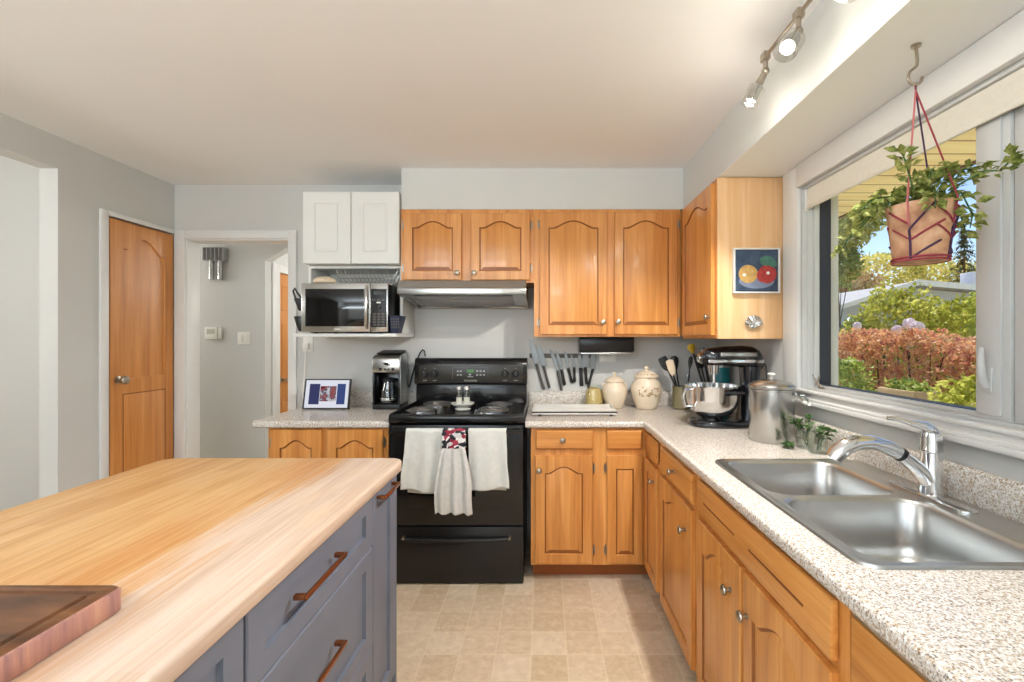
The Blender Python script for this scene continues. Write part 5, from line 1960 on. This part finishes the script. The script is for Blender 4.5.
def cutting_glass(x, y, R, h, label, sprigs, seed):
    rng = random.Random(seed)
    t = thing('cuttings_glass', (x, y, 0.921), label, 'glass', 'glasses with ivy cuttings')
    m = MB()
    m.lathe([(R * 0.85, 0.9215), (R * 0.95, 0.924), (R, 0.921 + h * 0.5), (R, 0.921 + h), (R * 0.94, 0.921 + h), (R * 0.92, 0.93), (0.002, 0.929)], (x, y, 0), seg=24)
    m.build('glass_body', 'jar_glass', t)
    m = MB()
    for k in range(sprigs):
        a = rng.uniform(0, 2 * PI)
        top = Vector((x + 0.045 * math.cos(a), y + 0.045 * math.sin(a), 0.921 + h + rng.uniform(0.01, 0.06)))
        m.tube([(x + rng.uniform(-.3, .3) * R, y + rng.uniform(-.3, .3) * R, 0.932), (x + 0.5 * R * math.cos(a), y + 0.5 * R * math.sin(a), 0.921 + h * 0.8), top], 0.0018, 6)
        for q in range(8):
            f = rng.uniform(0.35, 1.0)
            p = Vector((x, y, 0.94)).lerp(top, f)
            leaf(m, p, rdir(rng, -0.2, 0.8), (0, 0, 1), rng.uniform(0.022, 0.036), rng.uniform(0.020, 0.030))
    m.build('cuttings', 'ivy_leaves', t, smooth=False)
    return t


cutting_glass(1.118, 1.962, 0.034, 0.075, 'drinking glass with ivy cuttings right behind the steel canister', 5, 11)
cutting_glass(1.120, 1.875, 0.036, 0.085, 'wide glass with a few ivy cuttings between canister and faucet', 4, 15)
m = MB()
rng = random.Random(21)
m.tube([(1.03, 1.975, 0.9245), (1.05, 1.955, 0.928), (1.065, 1.95, 0.9245)], 0.002, 6)
for q in range(22):
    leaf(m, (1.042 + rng.uniform(-0.02, 0.016), 1.955 + rng.uniform(-0.012, 0.012), 0.926 + rng.uniform(0, 0.012)), rdir(rng, 0.1, 0.7), (0, 0, 1), rng.uniform(0.018, 0.028), 0.02)
tag(m.build('leaf_sprig', 'ivy_leaves', smooth=False), 'green leafy sprig lying on the worktop at the foot of the steel canister', 'sprig')

# ------------------------------------------------------------------ end panel of the corner cabinet
FE = Frame((0, 2.3395, 0), (1, 0, 0), (0, -1, 0))
Q = lambda px, py: ((px - 543) * 2.34 / 460, 1.385 - (py - 339) * 2.34 / 460)
(ax0, az1), (ax1, az0) = Q(731.8, 248.8), Q(777.8, 293.6)
pt = thing('painting', ((ax0 + ax1) / 2, 2.33, az0), 'small square still life of peppers in a pale frame on the oak cabinet end', 'painting')
m = MB()
m.fbox(FE, ax0, ax1, az0, az0 + 0.008, 0.0005, 0.026)
m.fbox(FE, ax0, ax1, az1 - 0.008, az1, 0.0005, 0.026)
m.fbox(FE, ax0, ax0 + 0.008, az0 + 0.008, az1 - 0.008, 0.0005, 0.026)
m.fbox(FE, ax1 - 0.008, ax1, az0 + 0.008, az1 - 0.008, 0.0005, 0.026)
m.build('frame', 'white_trim', pt, bevel=0.001)
m = MB(); m.fbox(FE, ax0 + 0.0085, ax1 - 0.0085, az0 + 0.0085, az1 - 0.0085, 0.0005, 0.016)
m.build('backing', 'black_satin', pt)
m = MB(); m.fbox(FE, ax0 + 0.013, ax1 - 0.013, az0 + 0.013, az1 - 0.013, 0.0162, 0.018)
cv = m.build('canvas', 'canvas_background', pt)
S = (ax1 - ax0) / 46.0


def daub(px, py, rx, ry, mat, w, name):
    u, v = Q(px, py)
    m = MB()
    m.lathe([(rx * S, 0), (rx * S, 0.0006)], FE.p(u, v, w), FE.W, 28, squash=ry / rx)
    return m.build(name, mat, cv)


daub(755, 281.5, 17.5, 7.5, 'paint_plate', 0.0181, 'painted_plate')
daub(746.5, 274.5, 9.5, 9.0, 'paint_yellow', 0.0188, 'painted_pepper')
daub(765.5, 274.5, 9.0, 9.3, 'paint_red', 0.0195, 'painted_pepper')
daub(760, 276, 5.0, 6.5, 'paint_red', 0.0196, 'painted_pepper')
daub(765, 261.5, 7.5, 5.0, 'paint_green', 0.0202, 'painted_greens')
daub(771, 264.5, 4.0, 3.5, 'paint_green', 0.0203, 'painted_greens')
for (x, y) in ((742.5, 275.5), (766, 273.5)):
    daub(x, y, 1.7, 1.6, 'paint_pale', 0.0209, 'painted_stem')

sx_, sz_ = Q(752.5, 322)
so = thing('shell_ornament', (sx_, 2.33, sz_ - 0.04), 'silver shell shaped ornament on the oak cabinet end below the painting', 'ornament')
m = MB()
for k in range(9):
    a = PI / 2 + (k - 4) * 0.34
    L = 0.050 - 0.0012 * abs(k - 4)
    base = Vector((sx_, 0, sz_ - 0.018))
    d = Vector((math.cos(a), 0, math.sin(a)))
    c = base + d * L * 0.55
    p0, p1 = base, base + d * L
    m.tube([Vector((p0.x, 2.331, p0.z)), Vector((c.x, 2.322, c.z)), Vector((p1.x, 2.328, p1.z))], [0.006, 0.0092, 0.008], 8)
m.ball((sx_, 2.328, sz_ - 0.022), 0.020, 0.010, 0.013)
m.ball((sx_, 2.334, sz_ - 0.005), 0.03, 0.0045, 0.028)
m.build('ribs', 'chrome_metal', so)

# ornament on the window frame
wo = thing('window_ornament', (1.240, 2.11, 1.161), 'small silver rabbit-eared ornament standing at the lower left of the window frame', 'ornament')
m = MB()
m.ball((1.256, 2.085, 1.171), 0.008, 0.014, 0.010, 12, 8)
m.ball((1.256, 2.105, 1.180), 0.007, 0.011, 0.011, 12, 8)
m.ball((1.256, 2.067, 1.167), 0.005, 0.007, 0.006, 10, 6)
m.build('figure', 'pewter_metal', wo)
m = MB()
m.tube([(1.256, 2.108, 1.186), (1.252, 2.120, 1.205), (1.250, 2.134, 1.222)], [0.004, 0.0035, 0.002], 8)
m.tube([(1.256, 2.100, 1.188), (1.254, 2.090, 1.206), (1.252, 2.082, 1.224)], [0.004, 0.0035, 0.002], 8)
m.build('ears', 'pewter_metal', wo)

# ------------------------------------------------------------------ track light
tl = thing('track_light', (0.80, 1.0, 2.36), 'brushed metal track light on the ceiling beside the bulkhead with three spot heads', 'track light')
m = MB()
m.cyl((0.80, 0.30, 2.40), (0.80, 1.665, 2.40), 0.007, seg=12)
m.ball((0.80, 1.667, 2.40), 0.009)
m.build('rail', 'pewter_metal', tl)
m = MB()
for y in (0.55, 1.05):
    m.cyl((0.80, y, 2.40), (0.80, y, ZC - 0.0005), 0.006, seg=10)
    m.cyl((0.80, y, ZC - 0.012), (0.80, y, ZC - 0.0005), 0.03, seg=20)
m.build('ceiling_mount', 'pewter_metal', tl)


def spot_head(y, d, L, R, power):
    d = Vector(d).normalized()
    J = Vector((0.80, y, 2.40))
    m = MB()
    m.box(J.x - 0.011, J.x + 0.011, y - 0.016, y + 0.016, 2.386, 2.414)
    m.tube([J, J + Vector((0.0, 0, -0.035)), J + Vector((0.004, 0, -0.05))], 0.008, 10)
    K = J + Vector((0.0, 0, -0.052))
    m.ball(K, 0.014, seg=12, rings=8)
    m.tube([K, K + d * 0.05], [0.010, 0.015], 12)
    hd = m.build('spot_head', 'pewter_metal', tl, bevel=0)
    A = K + d * 0.045
    m = MB()
    m.lathe([(R * 0.45, 0), (R * 0.62, 0.008), (R * 0.66, L * 0.75), (R * 0.60, L * 0.78), (R * 0.55, L * 0.72)], A, d, 24)
    m.build('lamp_can', 'brushed_steel', hd)
    m = MB()
    m.lathe([(R * 0.70, 0.004), (R, 0.010), (R, L), (R * 0.95, L), (R * 0.95, 0.014)], A, d, 28, cap0=False, cap1=False)
    m.build('glass_sleeve', 'lamp_glass', hd)
    m = MB()
    m.lathe([(R * 0.54, L * 0.73), (R * 0.54, L * 0.76), (R * 0.3, L * 0.80), (0.002, L * 0.81)], A, d, 24)
    m.build('bulb', 'bulb_glow', hd)
    ld = bpy.data.lights.new('spot_lamp', 'SPOT')
    ld.energy = power
    ld.color = (1.0, 0.96, 0.90)
    ld.spot_size = math.radians(112)
    ld.spot_blend = 0.5
    ld.shadow_soft_size = 0.018
    lo = bpy.data.objects.new('spot_lamp', ld)
    COL.objects.link(lo)
    lo.location = A + d * (L * 0.81 + 0.012)
    lo.rotation_euler = (-d).to_track_quat('Z', 'Y').to_euler()
    gd = bpy.data.lights.new('sleeve_glow', 'POINT')
    gd.energy = 1.4
    gd.color = (1.0, 0.92, 0.80)
    gd.shadow_soft_size = 0.025
    go_ = bpy.data.objects.new('sleeve_glow', gd)
    COL.objects.link(go_)
    go_.location = A + d * (L * 0.81 + 0.03)
    return hd


spot_head(1.655, (-0.38, 0.28, -0.88), 0.075, 0.030, 72)
spot_head(1.440, (-0.54, -0.40, -0.72), 0.080, 0.036, 24)
spot_head(1.110, (-0.46, 0.25, -0.86), 0.080, 0.036, 34)

# ------------------------------------------------------------------ hanging plant
hk = thing('ceiling_hook', (1.046, 1.29, 2.08), 'small metal S hook in the bulkhead over the sink, carrying the plant', 'hook')
m = MB()
m.cyl((1.046, 1.29, 2.203), (1.046, 1.29, 2.2092), 0.012, seg=16)
m.tube([(1.046, 1.29, 2.206), (1.050, 1.29, 2.165), (1.048, 1.29, 2.150)], 0.004, 8)
pts = [(1.048, 1.29, 2.150)]
for k in range(9):
    a = PI * 0.75 + k * PI * 1.25 / 8
    pts.append((1.044 + 0.020 * math.cos(a), 1.29, 2.120 + 0.022 * math.sin(a)))
m.tube(pts, 0.004, 8)
m.build('hook_wire', 'pewter_metal', hk)

PX, PY, PZ0, PZ1, PR0, PR1 = 1.058, 1.29, 1.600, 1.758, 0.060, 0.080
hp = thing('hanging_plant', (PX, PY, PZ0), 'clay pot with a trailing plant, hung in a red cord net before the window', 'potted plant')
m = MB()
m.lathe([(PR0, PZ0), (PR0 + 0.003, PZ0 + 0.006), (PR1 - 0.002, PZ1 - 0.01), (PR1, PZ1), (PR1 - 0.008, PZ1), (PR1 - 0.012, PZ1 - 0.02), (0.004, PZ1 - 0.024)], (PX, PY, 0), seg=36)
m.build('pot', 'terracotta_wrap', hp)
m = MB(); m.lathe([(PR1 - 0.013, PZ1 - 0.020), (PR1 - 0.02, PZ1 - 0.012), (0.004, PZ1 - 0.006)], (PX, PY, 0), seg=28)
m.build('soil', 'pot_soil', hp)


def on_pot(a, f):
    r = PR0 + (PR1 - PR0) * f + 0.004
    return Vector((PX + r * math.cos(a), PY + r * math.sin(a), PZ0 + (PZ1 - PZ0) * f))


K3 = [math.radians(x) for x in (212, 296, 30)]
mr, mn = MB(), MB()
for i, a in enumerate(K3):
    b = K3[(i + 1) % 3]
    if b < a:
        b += 2 * PI
    mid = (a + b) / 2
    mn.tube([on_pot(a, 0.52), on_pot(a + 0.02, 0.3), on_pot(a, 0.02)], 0.0032, 6)
    mn.tube([on_pot(a, 0.52)] + [on_pot(a + (mid - a) * t, 0.52 + 0.42 * t) for t in (0.3, 0.6, 1.0)], 0.0030, 6)
    mr.tube([on_pot(a, 0.62)] + [on_pot(a - (b - a) * 0.5 * t, 0.62 + 0.30 * t) for t in (0.3, 0.6, 0.9)], 0.0028, 6)
    mr.tube([on_pot(a, 0.34)] + [on_pot(a + (mid - a) * t * 1.6, 0.34 + 0.34 * t) for t in (0.3, 0.6, 0.9)], 0.0028, 6)
    mr.tube([on_pot(a, 0.36)] + [on_pot(a - (b - a) * 0.45 * t, 0.36 + 0.24 * t) for t in (0.3, 0.6, 0.9)], 0.0024, 6)
    mn.tube([on_pot(a, 0.04)] + [on_pot(a + (mid - a) * t * 1.5, 0.04 + 0.30 * t) for t in (0.3, 0.6, 0.9)], 0.0028, 6)
for f in (0.01, 0.06):
    mr.tube([on_pot(2 * PI * k / 36, f) for k in range(37)], 0.0030, 6)
mn.build('navy_net', 'cord_navy', hp)
mr.build('red_net', 'cord_red', hp)
top = Vector((1.045, 1.29, 2.102))
for a, mt in zip(K3, ('cord_pink', 'cord_red', 'cord_navy')):
    m = MB()
    m.tube([top, top + Vector((0, 0, -0.02)), on_pot(a, 1.02), on_pot(a, 0.60)], [0.0034, 0.0026, 0.0024, 0.0026], 6)
    m.build('hanging_cord', mt, hp)

rng = random.Random(33)
m = MB(); ms = MB()


def vine(pts, nl, spread, Ls=(0.022, 0.040), tip=True):
    nl = int(nl * 2.1)
    pts = [Vector(p) for p in pts]
    ms.tube(pts, [0.0026] * (len(pts) - 1) + [0.0012], 5)
    seg = len(pts) - 1
    for k in range(nl):
        f = (k + rng.random() * 0.7) / nl * seg
        i = min(int(f), seg - 1)
        p = pts[i].lerp(pts[i + 1], f - i)
        d = (pts[i + 1] - pts[i]).normalized()
        side = rdir(rng, -0.5, 0.7)
        L = rng.uniform(*Ls)
        leaf(m, p + side * spread * rng.random(), (d * 0.5 + side).normalized(), rdir(rng, 0.4, 1.0), L, L * 0.62, 0.15)


RIM = PZ1 - 0.005
VS = [
    ([(1.03, 1.28, RIM), (1.00, 1.33, RIM + 0.03), (0.985, 1.40, RIM + 0.0), (0.965, 1.46, RIM - 0.055), (0.958, 1.49, RIM - 0.10)], 22),
    ([(1.02, 1.27, RIM), (0.985, 1.30, RIM + 0.02), (0.955, 1.33, RIM - 0.005), (0.925, 1.35, RIM - 0.05)], 20),
    ([(1.02, 1.28, RIM), (0.98, 1.29, RIM + 0.035), (0.930, 1.30, RIM + 0.025), (0.895, 1.31, RIM - 0.01)], 20),
    ([(1.03, 1.27, RIM), (1.00, 1.25, RIM + 0.06), (0.985, 1.25, RIM + 0.115), (0.98, 1.26, RIM + 0.15)], 18),
    ([(1.05, 1.26, RIM), (1.04, 1.24, RIM + 0.05), (1.045, 1.235, RIM + 0.09)], 16),
    ([(1.06, 1.27, RIM), (1.075, 1.25, RIM + 0.06), (1.085, 1.23, RIM + 0.10)], 16),
    ([(1.07, 1.28, RIM), (1.11, 1.26, RIM + 0.05), (1.135, 1.24, RIM + 0.09), (1.165, 1.225, RIM + 0.085)], 20),
    ([(1.08, 1.27, RIM), (1.12, 1.23, RIM + 0.05), (1.15, 1.20, RIM + 0.07), (1.175, 1.18, RIM + 0.065), (1.185, 1.165, RIM + 0.085), (1.188, 1.155, RIM + 0.10)], 24),
    ([(1.08, 1.29, RIM), (1.13, 1.28, RIM + 0.03), (1.155, 1.27, RIM - 0.03), (1.165, 1.265, RIM - 0.08)], 18),
    ([(1.07, 1.26, RIM), (1.11, 1.22, RIM + 0.02), (1.13, 1.21, RIM - 0.04), (1.128, 1.215, RIM - 0.075)], 16),
    ([(1.06, 1.32, RIM), (1.05, 1.36, RIM + 0.05), (1.03, 1.39, RIM + 0.06), (1.0, 1.42, RIM + 0.03)], 18),
    ([(1.08, 1.31, RIM), (1.11, 1.34, RIM + 0.05), (1.135, 1.36, RIM + 0.05)], 14),
    ([(1.05, 1.29, RIM), (1.055, 1.29, RIM + 0.05), (1.06, 1.285, RIM + 0.08)], 16),
    ([(1.04, 1.22, RIM), (1.02, 1.195, RIM + 0.01), (1.015, 1.19, RIM - 0.03)], 10),
]
for p, nl in VS:
    vine(p, nl, 0.018)
m.build('foliage', 'pot_leaves', hp, smooth=False)
ms.build('stems', 'ivy_leaves', hp)

# ------------------------------------------------------------------ outside the window
GZ = -0.6
m = MB(); m.box(1.42, 70, -25, 80, GZ - 0.1, GZ)
struct(m.build('ground', 'grass_lawn'))
m = MB(); m.box(1.405, 2.12, -4, 9, 2.262, 2.29)
struct(m.build('roof_eave', 'eave_boards'))
m = MB(); m.box(2.12, 2.15, -4, 9, 2.252, 2.42)
struct(m.build('roof_fascia', 'eave_fascia'))
m = MB(); m.prism([(2.15, 2.42), (1.405, 2.62), (-5.7, 3.4), (-5.7, 3.3), (1.405, 2.56), (2.12, 2.37)], -4, 9, 'xz')
struct(m.build('roof', 'house_roof'))


def foliage_blob(m, rng, c, r, n, L, zcut=None, shell=0.55):
    c, r = Vector(c), Vector(r)
    for k in range(n):
        d = rdir(rng)
        f = shell + (1 - shell) * rng.random() ** 0.5
        lump = 0.86 + 0.14 * math.sin(5 * d.x + 3 * d.z + c.x) * math.cos(4 * d.y + 2.3 * d.z + c.y)
        p = c + Vector((d.x * r.x, d.y * r.y, d.z * r.z)) * f * lump
        if zcut is not None and p.z < zcut:
            continue
        s = L * rng.uniform(0.7, 1.3)
        leaf(m, p, (d * 0.6 + rdir(rng)).normalized(), rdir(rng), s, s * 0.7, 0.2)


def plant(name, base, label, cat, blobs, n, L, mat, seed, trunk=None, group=None, shell=0.55):
    rng = random.Random(seed)
    t = thing(name, base, label, cat, group)
    m = MB()
    tot = sum(b[1][0] * b[1][2] for b in blobs)
    for c, r in blobs:
        foliage_blob(m, rng, c, r, int(n * r[0] * r[2] / tot), L, GZ + 0.05, shell)
    m.build('foliage', mat, t, smooth=False)
    m = MB()
    tr, th = trunk or (0.05, blobs[0][0][2])
    b = Vector(base)
    m.tube([b, b + Vector((0.05, 0.03, (th - b.z) * 0.5)), Vector((blobs[0][0][0], blobs[0][0][1], th))], [tr, tr * 0.8, tr * 0.5], 8)
    for c, r in blobs[1:]:
        m.tube([b + Vector((0.02, 0.02, (th - b.z) * 0.5)), Vector(c)], [tr * 0.5, tr * 0.25], 6)
    m.build('trunk', 'bark_brown', t)
    return t


# vine hedge on the garden boundary
hdg = thing('vine_hedge', (6.1, 8.5, GZ), 'long hedge of reddening vine leaves along the garden boundary', 'hedge')
rng = random.Random(101)
m = MB()
for k in range(19000):
    y = rng.uniform(3.6, 14.5)
    hz = 1.36 + 0.07 * math.sin(1.7 * y) + 0.05 * math.sin(4.3 * y + 1)
    if rng.random() < 0.72:
        z = rng.uniform(0.1, hz)
        x = 5.88 + rng.uniform(-0.08, 0.14) + 0.10 * math.sin(3 * y + 2 * z) * math.cos(2.1 * z)
        d = Vector((-1, 0, -0.3))
    else:
        x = rng.uniform(5.85, 6.50)
        z = hz + rng.uniform(-0.08, 0.10)
        d = Vector((-0.3, 0, 1))
    s = rng.uniform(0.05, 0.10)
    leaf(m, (x, y, z), (d * 0.5 + rdir(rng)).normalized(), rdir(rng), s, s * 0.8, 0.2)
m.build('foliage', 'red_vine_leaves', hdg, smooth=False)
m = MB()
for k in range(60):
    y = 3.6 + k * 0.185
    m.tube([(6.1, y, GZ), (6.0 + rng.uniform(-0.15, 0.15), y + rng.uniform(-0.1, 0.1), 0.3), (5.95 + rng.uniform(-0.15, 0.15), y + rng.uniform(-0.2, 0.2), 1.2)], [0.025, 0.018, 0.008], 5)
m.build('stems', 'bark_brown', hdg)

fn = thing('garden_fence', (5.42, 8.5, GZ), 'chain link fence in front of the red hedge', 'fence')
for y in (3.5, 5.6, 7.7, 9.8, 11.9, 14.0):
    m = MB(); m.cyl((5.42, y, GZ), (5.42, y, 0.55), 0.028, seg=10); m.ball((5.42, y, 0.56), 0.034, seg=10, rings=6)
    m.build('post', 'fence_wire', fn)
m = MB(); m.cyl((5.42, 3.5, 0.50), (5.42, 14.0, 0.50), 0.016, seg=8)
m.build('top_rail', 'fence_wire', fn)
m = MB()
for k in range(-10, 78):
    y = 3.5 + k * 0.14
    for s in (1, -1):
        y0, y1 = (y, y + 1.09) if s > 0 else (y + 1.09, y)
        a, b = Vector((5.42, y0, GZ)), Vector((5.42, y1, 0.49))
        if min(y0, y1) < 3.5 or max(y0, y1) > 14:
            continue
        m.tube([a, b], 0.003, 3)
m.build('wire_mesh', 'fence_wire', fn)

plant('garden_shrub', (4.90, 7.55, GZ), 'light green shrub below the left end of the red hedge', 'shrub',
      [((4.90, 7.55, 0.42), (0.36, 0.75, 0.80)), ((4.85, 7.2, -0.1), (0.32, 0.4, 0.5))], 3600, 0.075, 'green_shrub_leaves', 1)
plant('garden_shrub', (4.75, 5.05, GZ), 'yellow green shrub below the right end of the red hedge, at the window mullion', 'shrub',
      [((4.75, 5.05, 0.42), (0.34, 0.55, 0.62))], 2000, 0.08, 'yellow_shrub_leaves', 2)
pb = thing('wooden_planter', (5.05, 6.35, GZ), 'pale wooden planter box standing at the fence between the two shrubs', 'planter')
m = MB()
for z in (0.20, 0.37, 0.54):
    m.box(4.86, 4.89, 6.02, 6.68, z, z + 0.15)
    m.box(5.21, 5.24, 6.02, 6.68, z, z + 0.15)
    m.box(4.89, 5.21, 6.02, 6.05, z, z + 0.15)
    m.box(4.89, 5.21, 6.65, 6.68, z, z + 0.15)
m.box(4.89, 5.21, 6.05, 6.65, 0.20, 0.24)
m.build('box', 'wood_planter', pb, bevel=0.004)
for x in (4.87, 5.19):
    for y in (6.04, 6.62):
        m = MB(); m.box(x, x + 0.045, y, y + 0.045, GZ, 0.1995)
        m.build('leg', 'wood_planter', pb)
m = MB()
rng = random.Random(8)
for k in range(260):
    leaf(m, (rng.uniform(4.92, 5.18), rng.uniform(6.08, 6.62), rng.uniform(0.60, 0.78)), rdir(rng, 0.0, 1.0), rdir(rng), 0.09, 0.05)
m.build('foliage', 'green_shrub_leaves', pb, smooth=False)

for (y, x, z, r, lb) in ((8.85, 7.05, 1.68, 0.11, 'upper one of three pale pink round blossoms over the hedge top'), (8.60, 7.0, 1.595, 0.115, 'right one of three pale pink round blossoms over the hedge top'),
                         (9.02, 6.95, 1.55, 0.105, 'lower left one of three pale pink round blossoms over the hedge top'), (10.25, 7.0, 1.68, 0.09, 'small pale blossom over the hedge beside the teal ornament')):
    bc = thing('round_blossom', (x, y, z - r), lb, 'blossom', 'pale blossoms over the hedge')
    m = MB()
    rng = random.Random(int(y * 100))
    m.ball((x, y, z), r * 0.85, seg=14, rings=10)
    for k in range(130):
        d = rdir(rng)
        m.ball(Vector((x, y, z)) + d * r * 0.88, r * 0.17, r * 0.17, r * 0.17, 6, 5)
    m.build('petals', 'bloom_pink', bc)
    m = MB(); m.tube([(x, y, z - r * 0.8), (x + 0.01, y, z - 0.5), (x, y, GZ)], 0.012, 6)
    m.build('stem', 'bark_brown', bc)

# neighbour's house
hs = thing('neighbour_house', (15, 21.5, GZ), 'low pale blue-grey neighbouring house with a shallow grey gable roof', 'house')
m = MB()
m.prism([(11.6, GZ), (19.6, GZ), (19.6, 2.90), (14.2, 3.42), (11.6, 2.62)], 18.0, 26.0, 'xz')
m.build('walls', 'house_siding', hs)
m = MB()
m.prism([(11.05, 2.56), (14.2, 3.58), (20.2, 3.04), (20.2, 2.90), (14.2, 3.44), (11.05, 2.44)], 17.42, 26.5, 'xz')
m.build('roof', 'house_roof', hs)
m = MB()
m.prism([(11.0, 2.42), (11.0, 2.60), (14.2, 3.64), (20.25, 3.09), (20.25, 2.90), (14.2, 3.42)], 17.38, 17.415, 'xz')
m.build('fascia', 'house_fascia', hs)
m = MB()
m.box(18.3, 18.75, 19.6, 20.2, 3.0, 4.25)
m.build('chimney', 'house_fascia', hs, bevel=0.02)
m = MB()
m.box(15.2, 16.6, 17.97, 18.0, 0.9, 2.1)
w_ = m.build('window', 'house_fascia', hs, bevel=0.01)
m = MB(); m.box(15.3, 16.5, 17.955, 17.969, 1.0, 2.0)
m.build('pane', 'oven_glass', w_)

sd_ = thing('garden_shed', (18.2, 32.5, GZ), 'small shed with a dark red roof far left behind the neighbouring house', 'shed')
m = MB(); m.box(17.5, 19.6, 31.5, 34, GZ, 2.2)
m.build('walls', 'house_siding', sd_)
m = MB(); m.prism([(17.2, 2.15), (18.5, 3.2), (19.9, 2.15), (19.9, 2.05), (17.2, 2.05)], 31.2, 34.3, 'xz')
m.build('roof', 'red_roof', sd_)

go = thing('garden_ornament', (9.8, 14.7, GZ), 'small teal ornament on a pole beyond the hedge beside the house wall', 'ornament')
m = MB(); m.lathe([(0.05, 1.52), (0.15, 1.56), (0.15, 1.92), (0.19, 1.95), (0.02, 2.08)], (9.8, 14.7, 0), seg=16)
m.build('lantern_body', 'teal_tin', go)
m = MB(); m.cyl((9.8, 14.7, GZ), (9.8, 14.7, 1.53), 0.03, seg=8)
m.build('pole', 'fence_wire', go)

plant('yellow_bush', (9.9, 12.2, GZ), 'large yellow green bush in front of the neighbouring house', 'bush',
      [((9.4, 12.2, 1.35), (1.25, 1.0, 1.65)), ((10.8, 12.0, 1.15), (1.15, 0.9, 1.5)), ((8.7, 12.6, 0.8), (0.9, 0.8, 1.3))], 9500, 0.13, 'yellow_shrub_leaves', 3)
plant('dark_bush', (12.9, 13.4, GZ), 'darker green bush at the right end of the neighbouring house', 'bush',
      [((12.7, 13.4, 1.3), (0.9, 0.9, 1.5)), ((13.4, 13.6, 1.9), (0.8, 0.8, 1.3))], 3600, 0.13, 'green_shrub_leaves', 4)
plant('autumn_tree', (25.0, 33.0, GZ), 'broad yellowing tree rising behind the roof of the neighbouring house', 'tree',
      [((24.5, 33, 5.4), (3.2, 3, 2.6)), ((21.0, 33, 4.6), (2.6, 2.5, 2.3)), ((28.5, 33, 5.0), (3.0, 3, 2.6)), ((31.5, 34, 4.6), (2.6, 3, 2.4))], 9000, 0.30, 'autumn_tree_leaves', 5, trunk=(0.25, 4.5))
plant('bare_tree', (17.6, 27.5, GZ), 'thin tan leaved tree at the left behind the neighbouring house', 'tree',
      [((17.8, 28.5, 4.0), (1.9, 1.5, 2.3)), ((20.2, 29, 3.9), (1.5, 1.2, 2.0))], 4200, 0.22, 'tan_tree_leaves', 6, trunk=(0.12, 4.0), shell=0.3)
plant('leafy_tree', (9.4, 14.6, GZ), 'leafy tree with hanging branches at the upper left of the window view', 'tree',
      [((9.3, 14.6, 4.6), (0.9, 0.9, 0.9)), ((10.2, 14.8, 5.3), (0.9, 0.9, 0.8)), ((9.5, 14.6, 3.75), (0.6, 0.6, 0.85))], 3800, 0.14, 'near_tree_leaves', 7, trunk=(0.03, 4.2), shell=0.3)
# spruce: whorls of drooping boughs
SPX, SPY = 26.2, 28.6
sp = thing('spruce_tree', (SPX, SPY, GZ), 'tall dark spruce tree at the right of the window view', 'tree')
rng = random.Random(9)
m = MB()
for lv in range(26):
    f = lv / 25
    z = 1.0 + f * 7.1
    R = 2.0 * (1 - f) + 0.12
    for b in range(9):
        a = rng.uniform(0, 2 * PI)
        for q in range(12):
            t = (q + 1) / 12
            p = Vector((SPX + math.cos(a) * R * t, SPY + math.sin(a) * R * t, z - 0.35 * R * t + rng.uniform(-0.05, 0.05)))
            leaf(m, p, Vector((math.cos(a), math.sin(a), -0.3)) + rdir(rng) * 0.8, (0, 0, 1), 0.26, 0.10, 0.1)
m.build('foliage', 'spruce_needles', sp, smooth=False)
m = MB(); m.tube([(SPX, SPY, GZ), (SPX, SPY, 8.2)], [0.16, 0.02], 8)
m.build('trunk', 'bark_brown', sp)
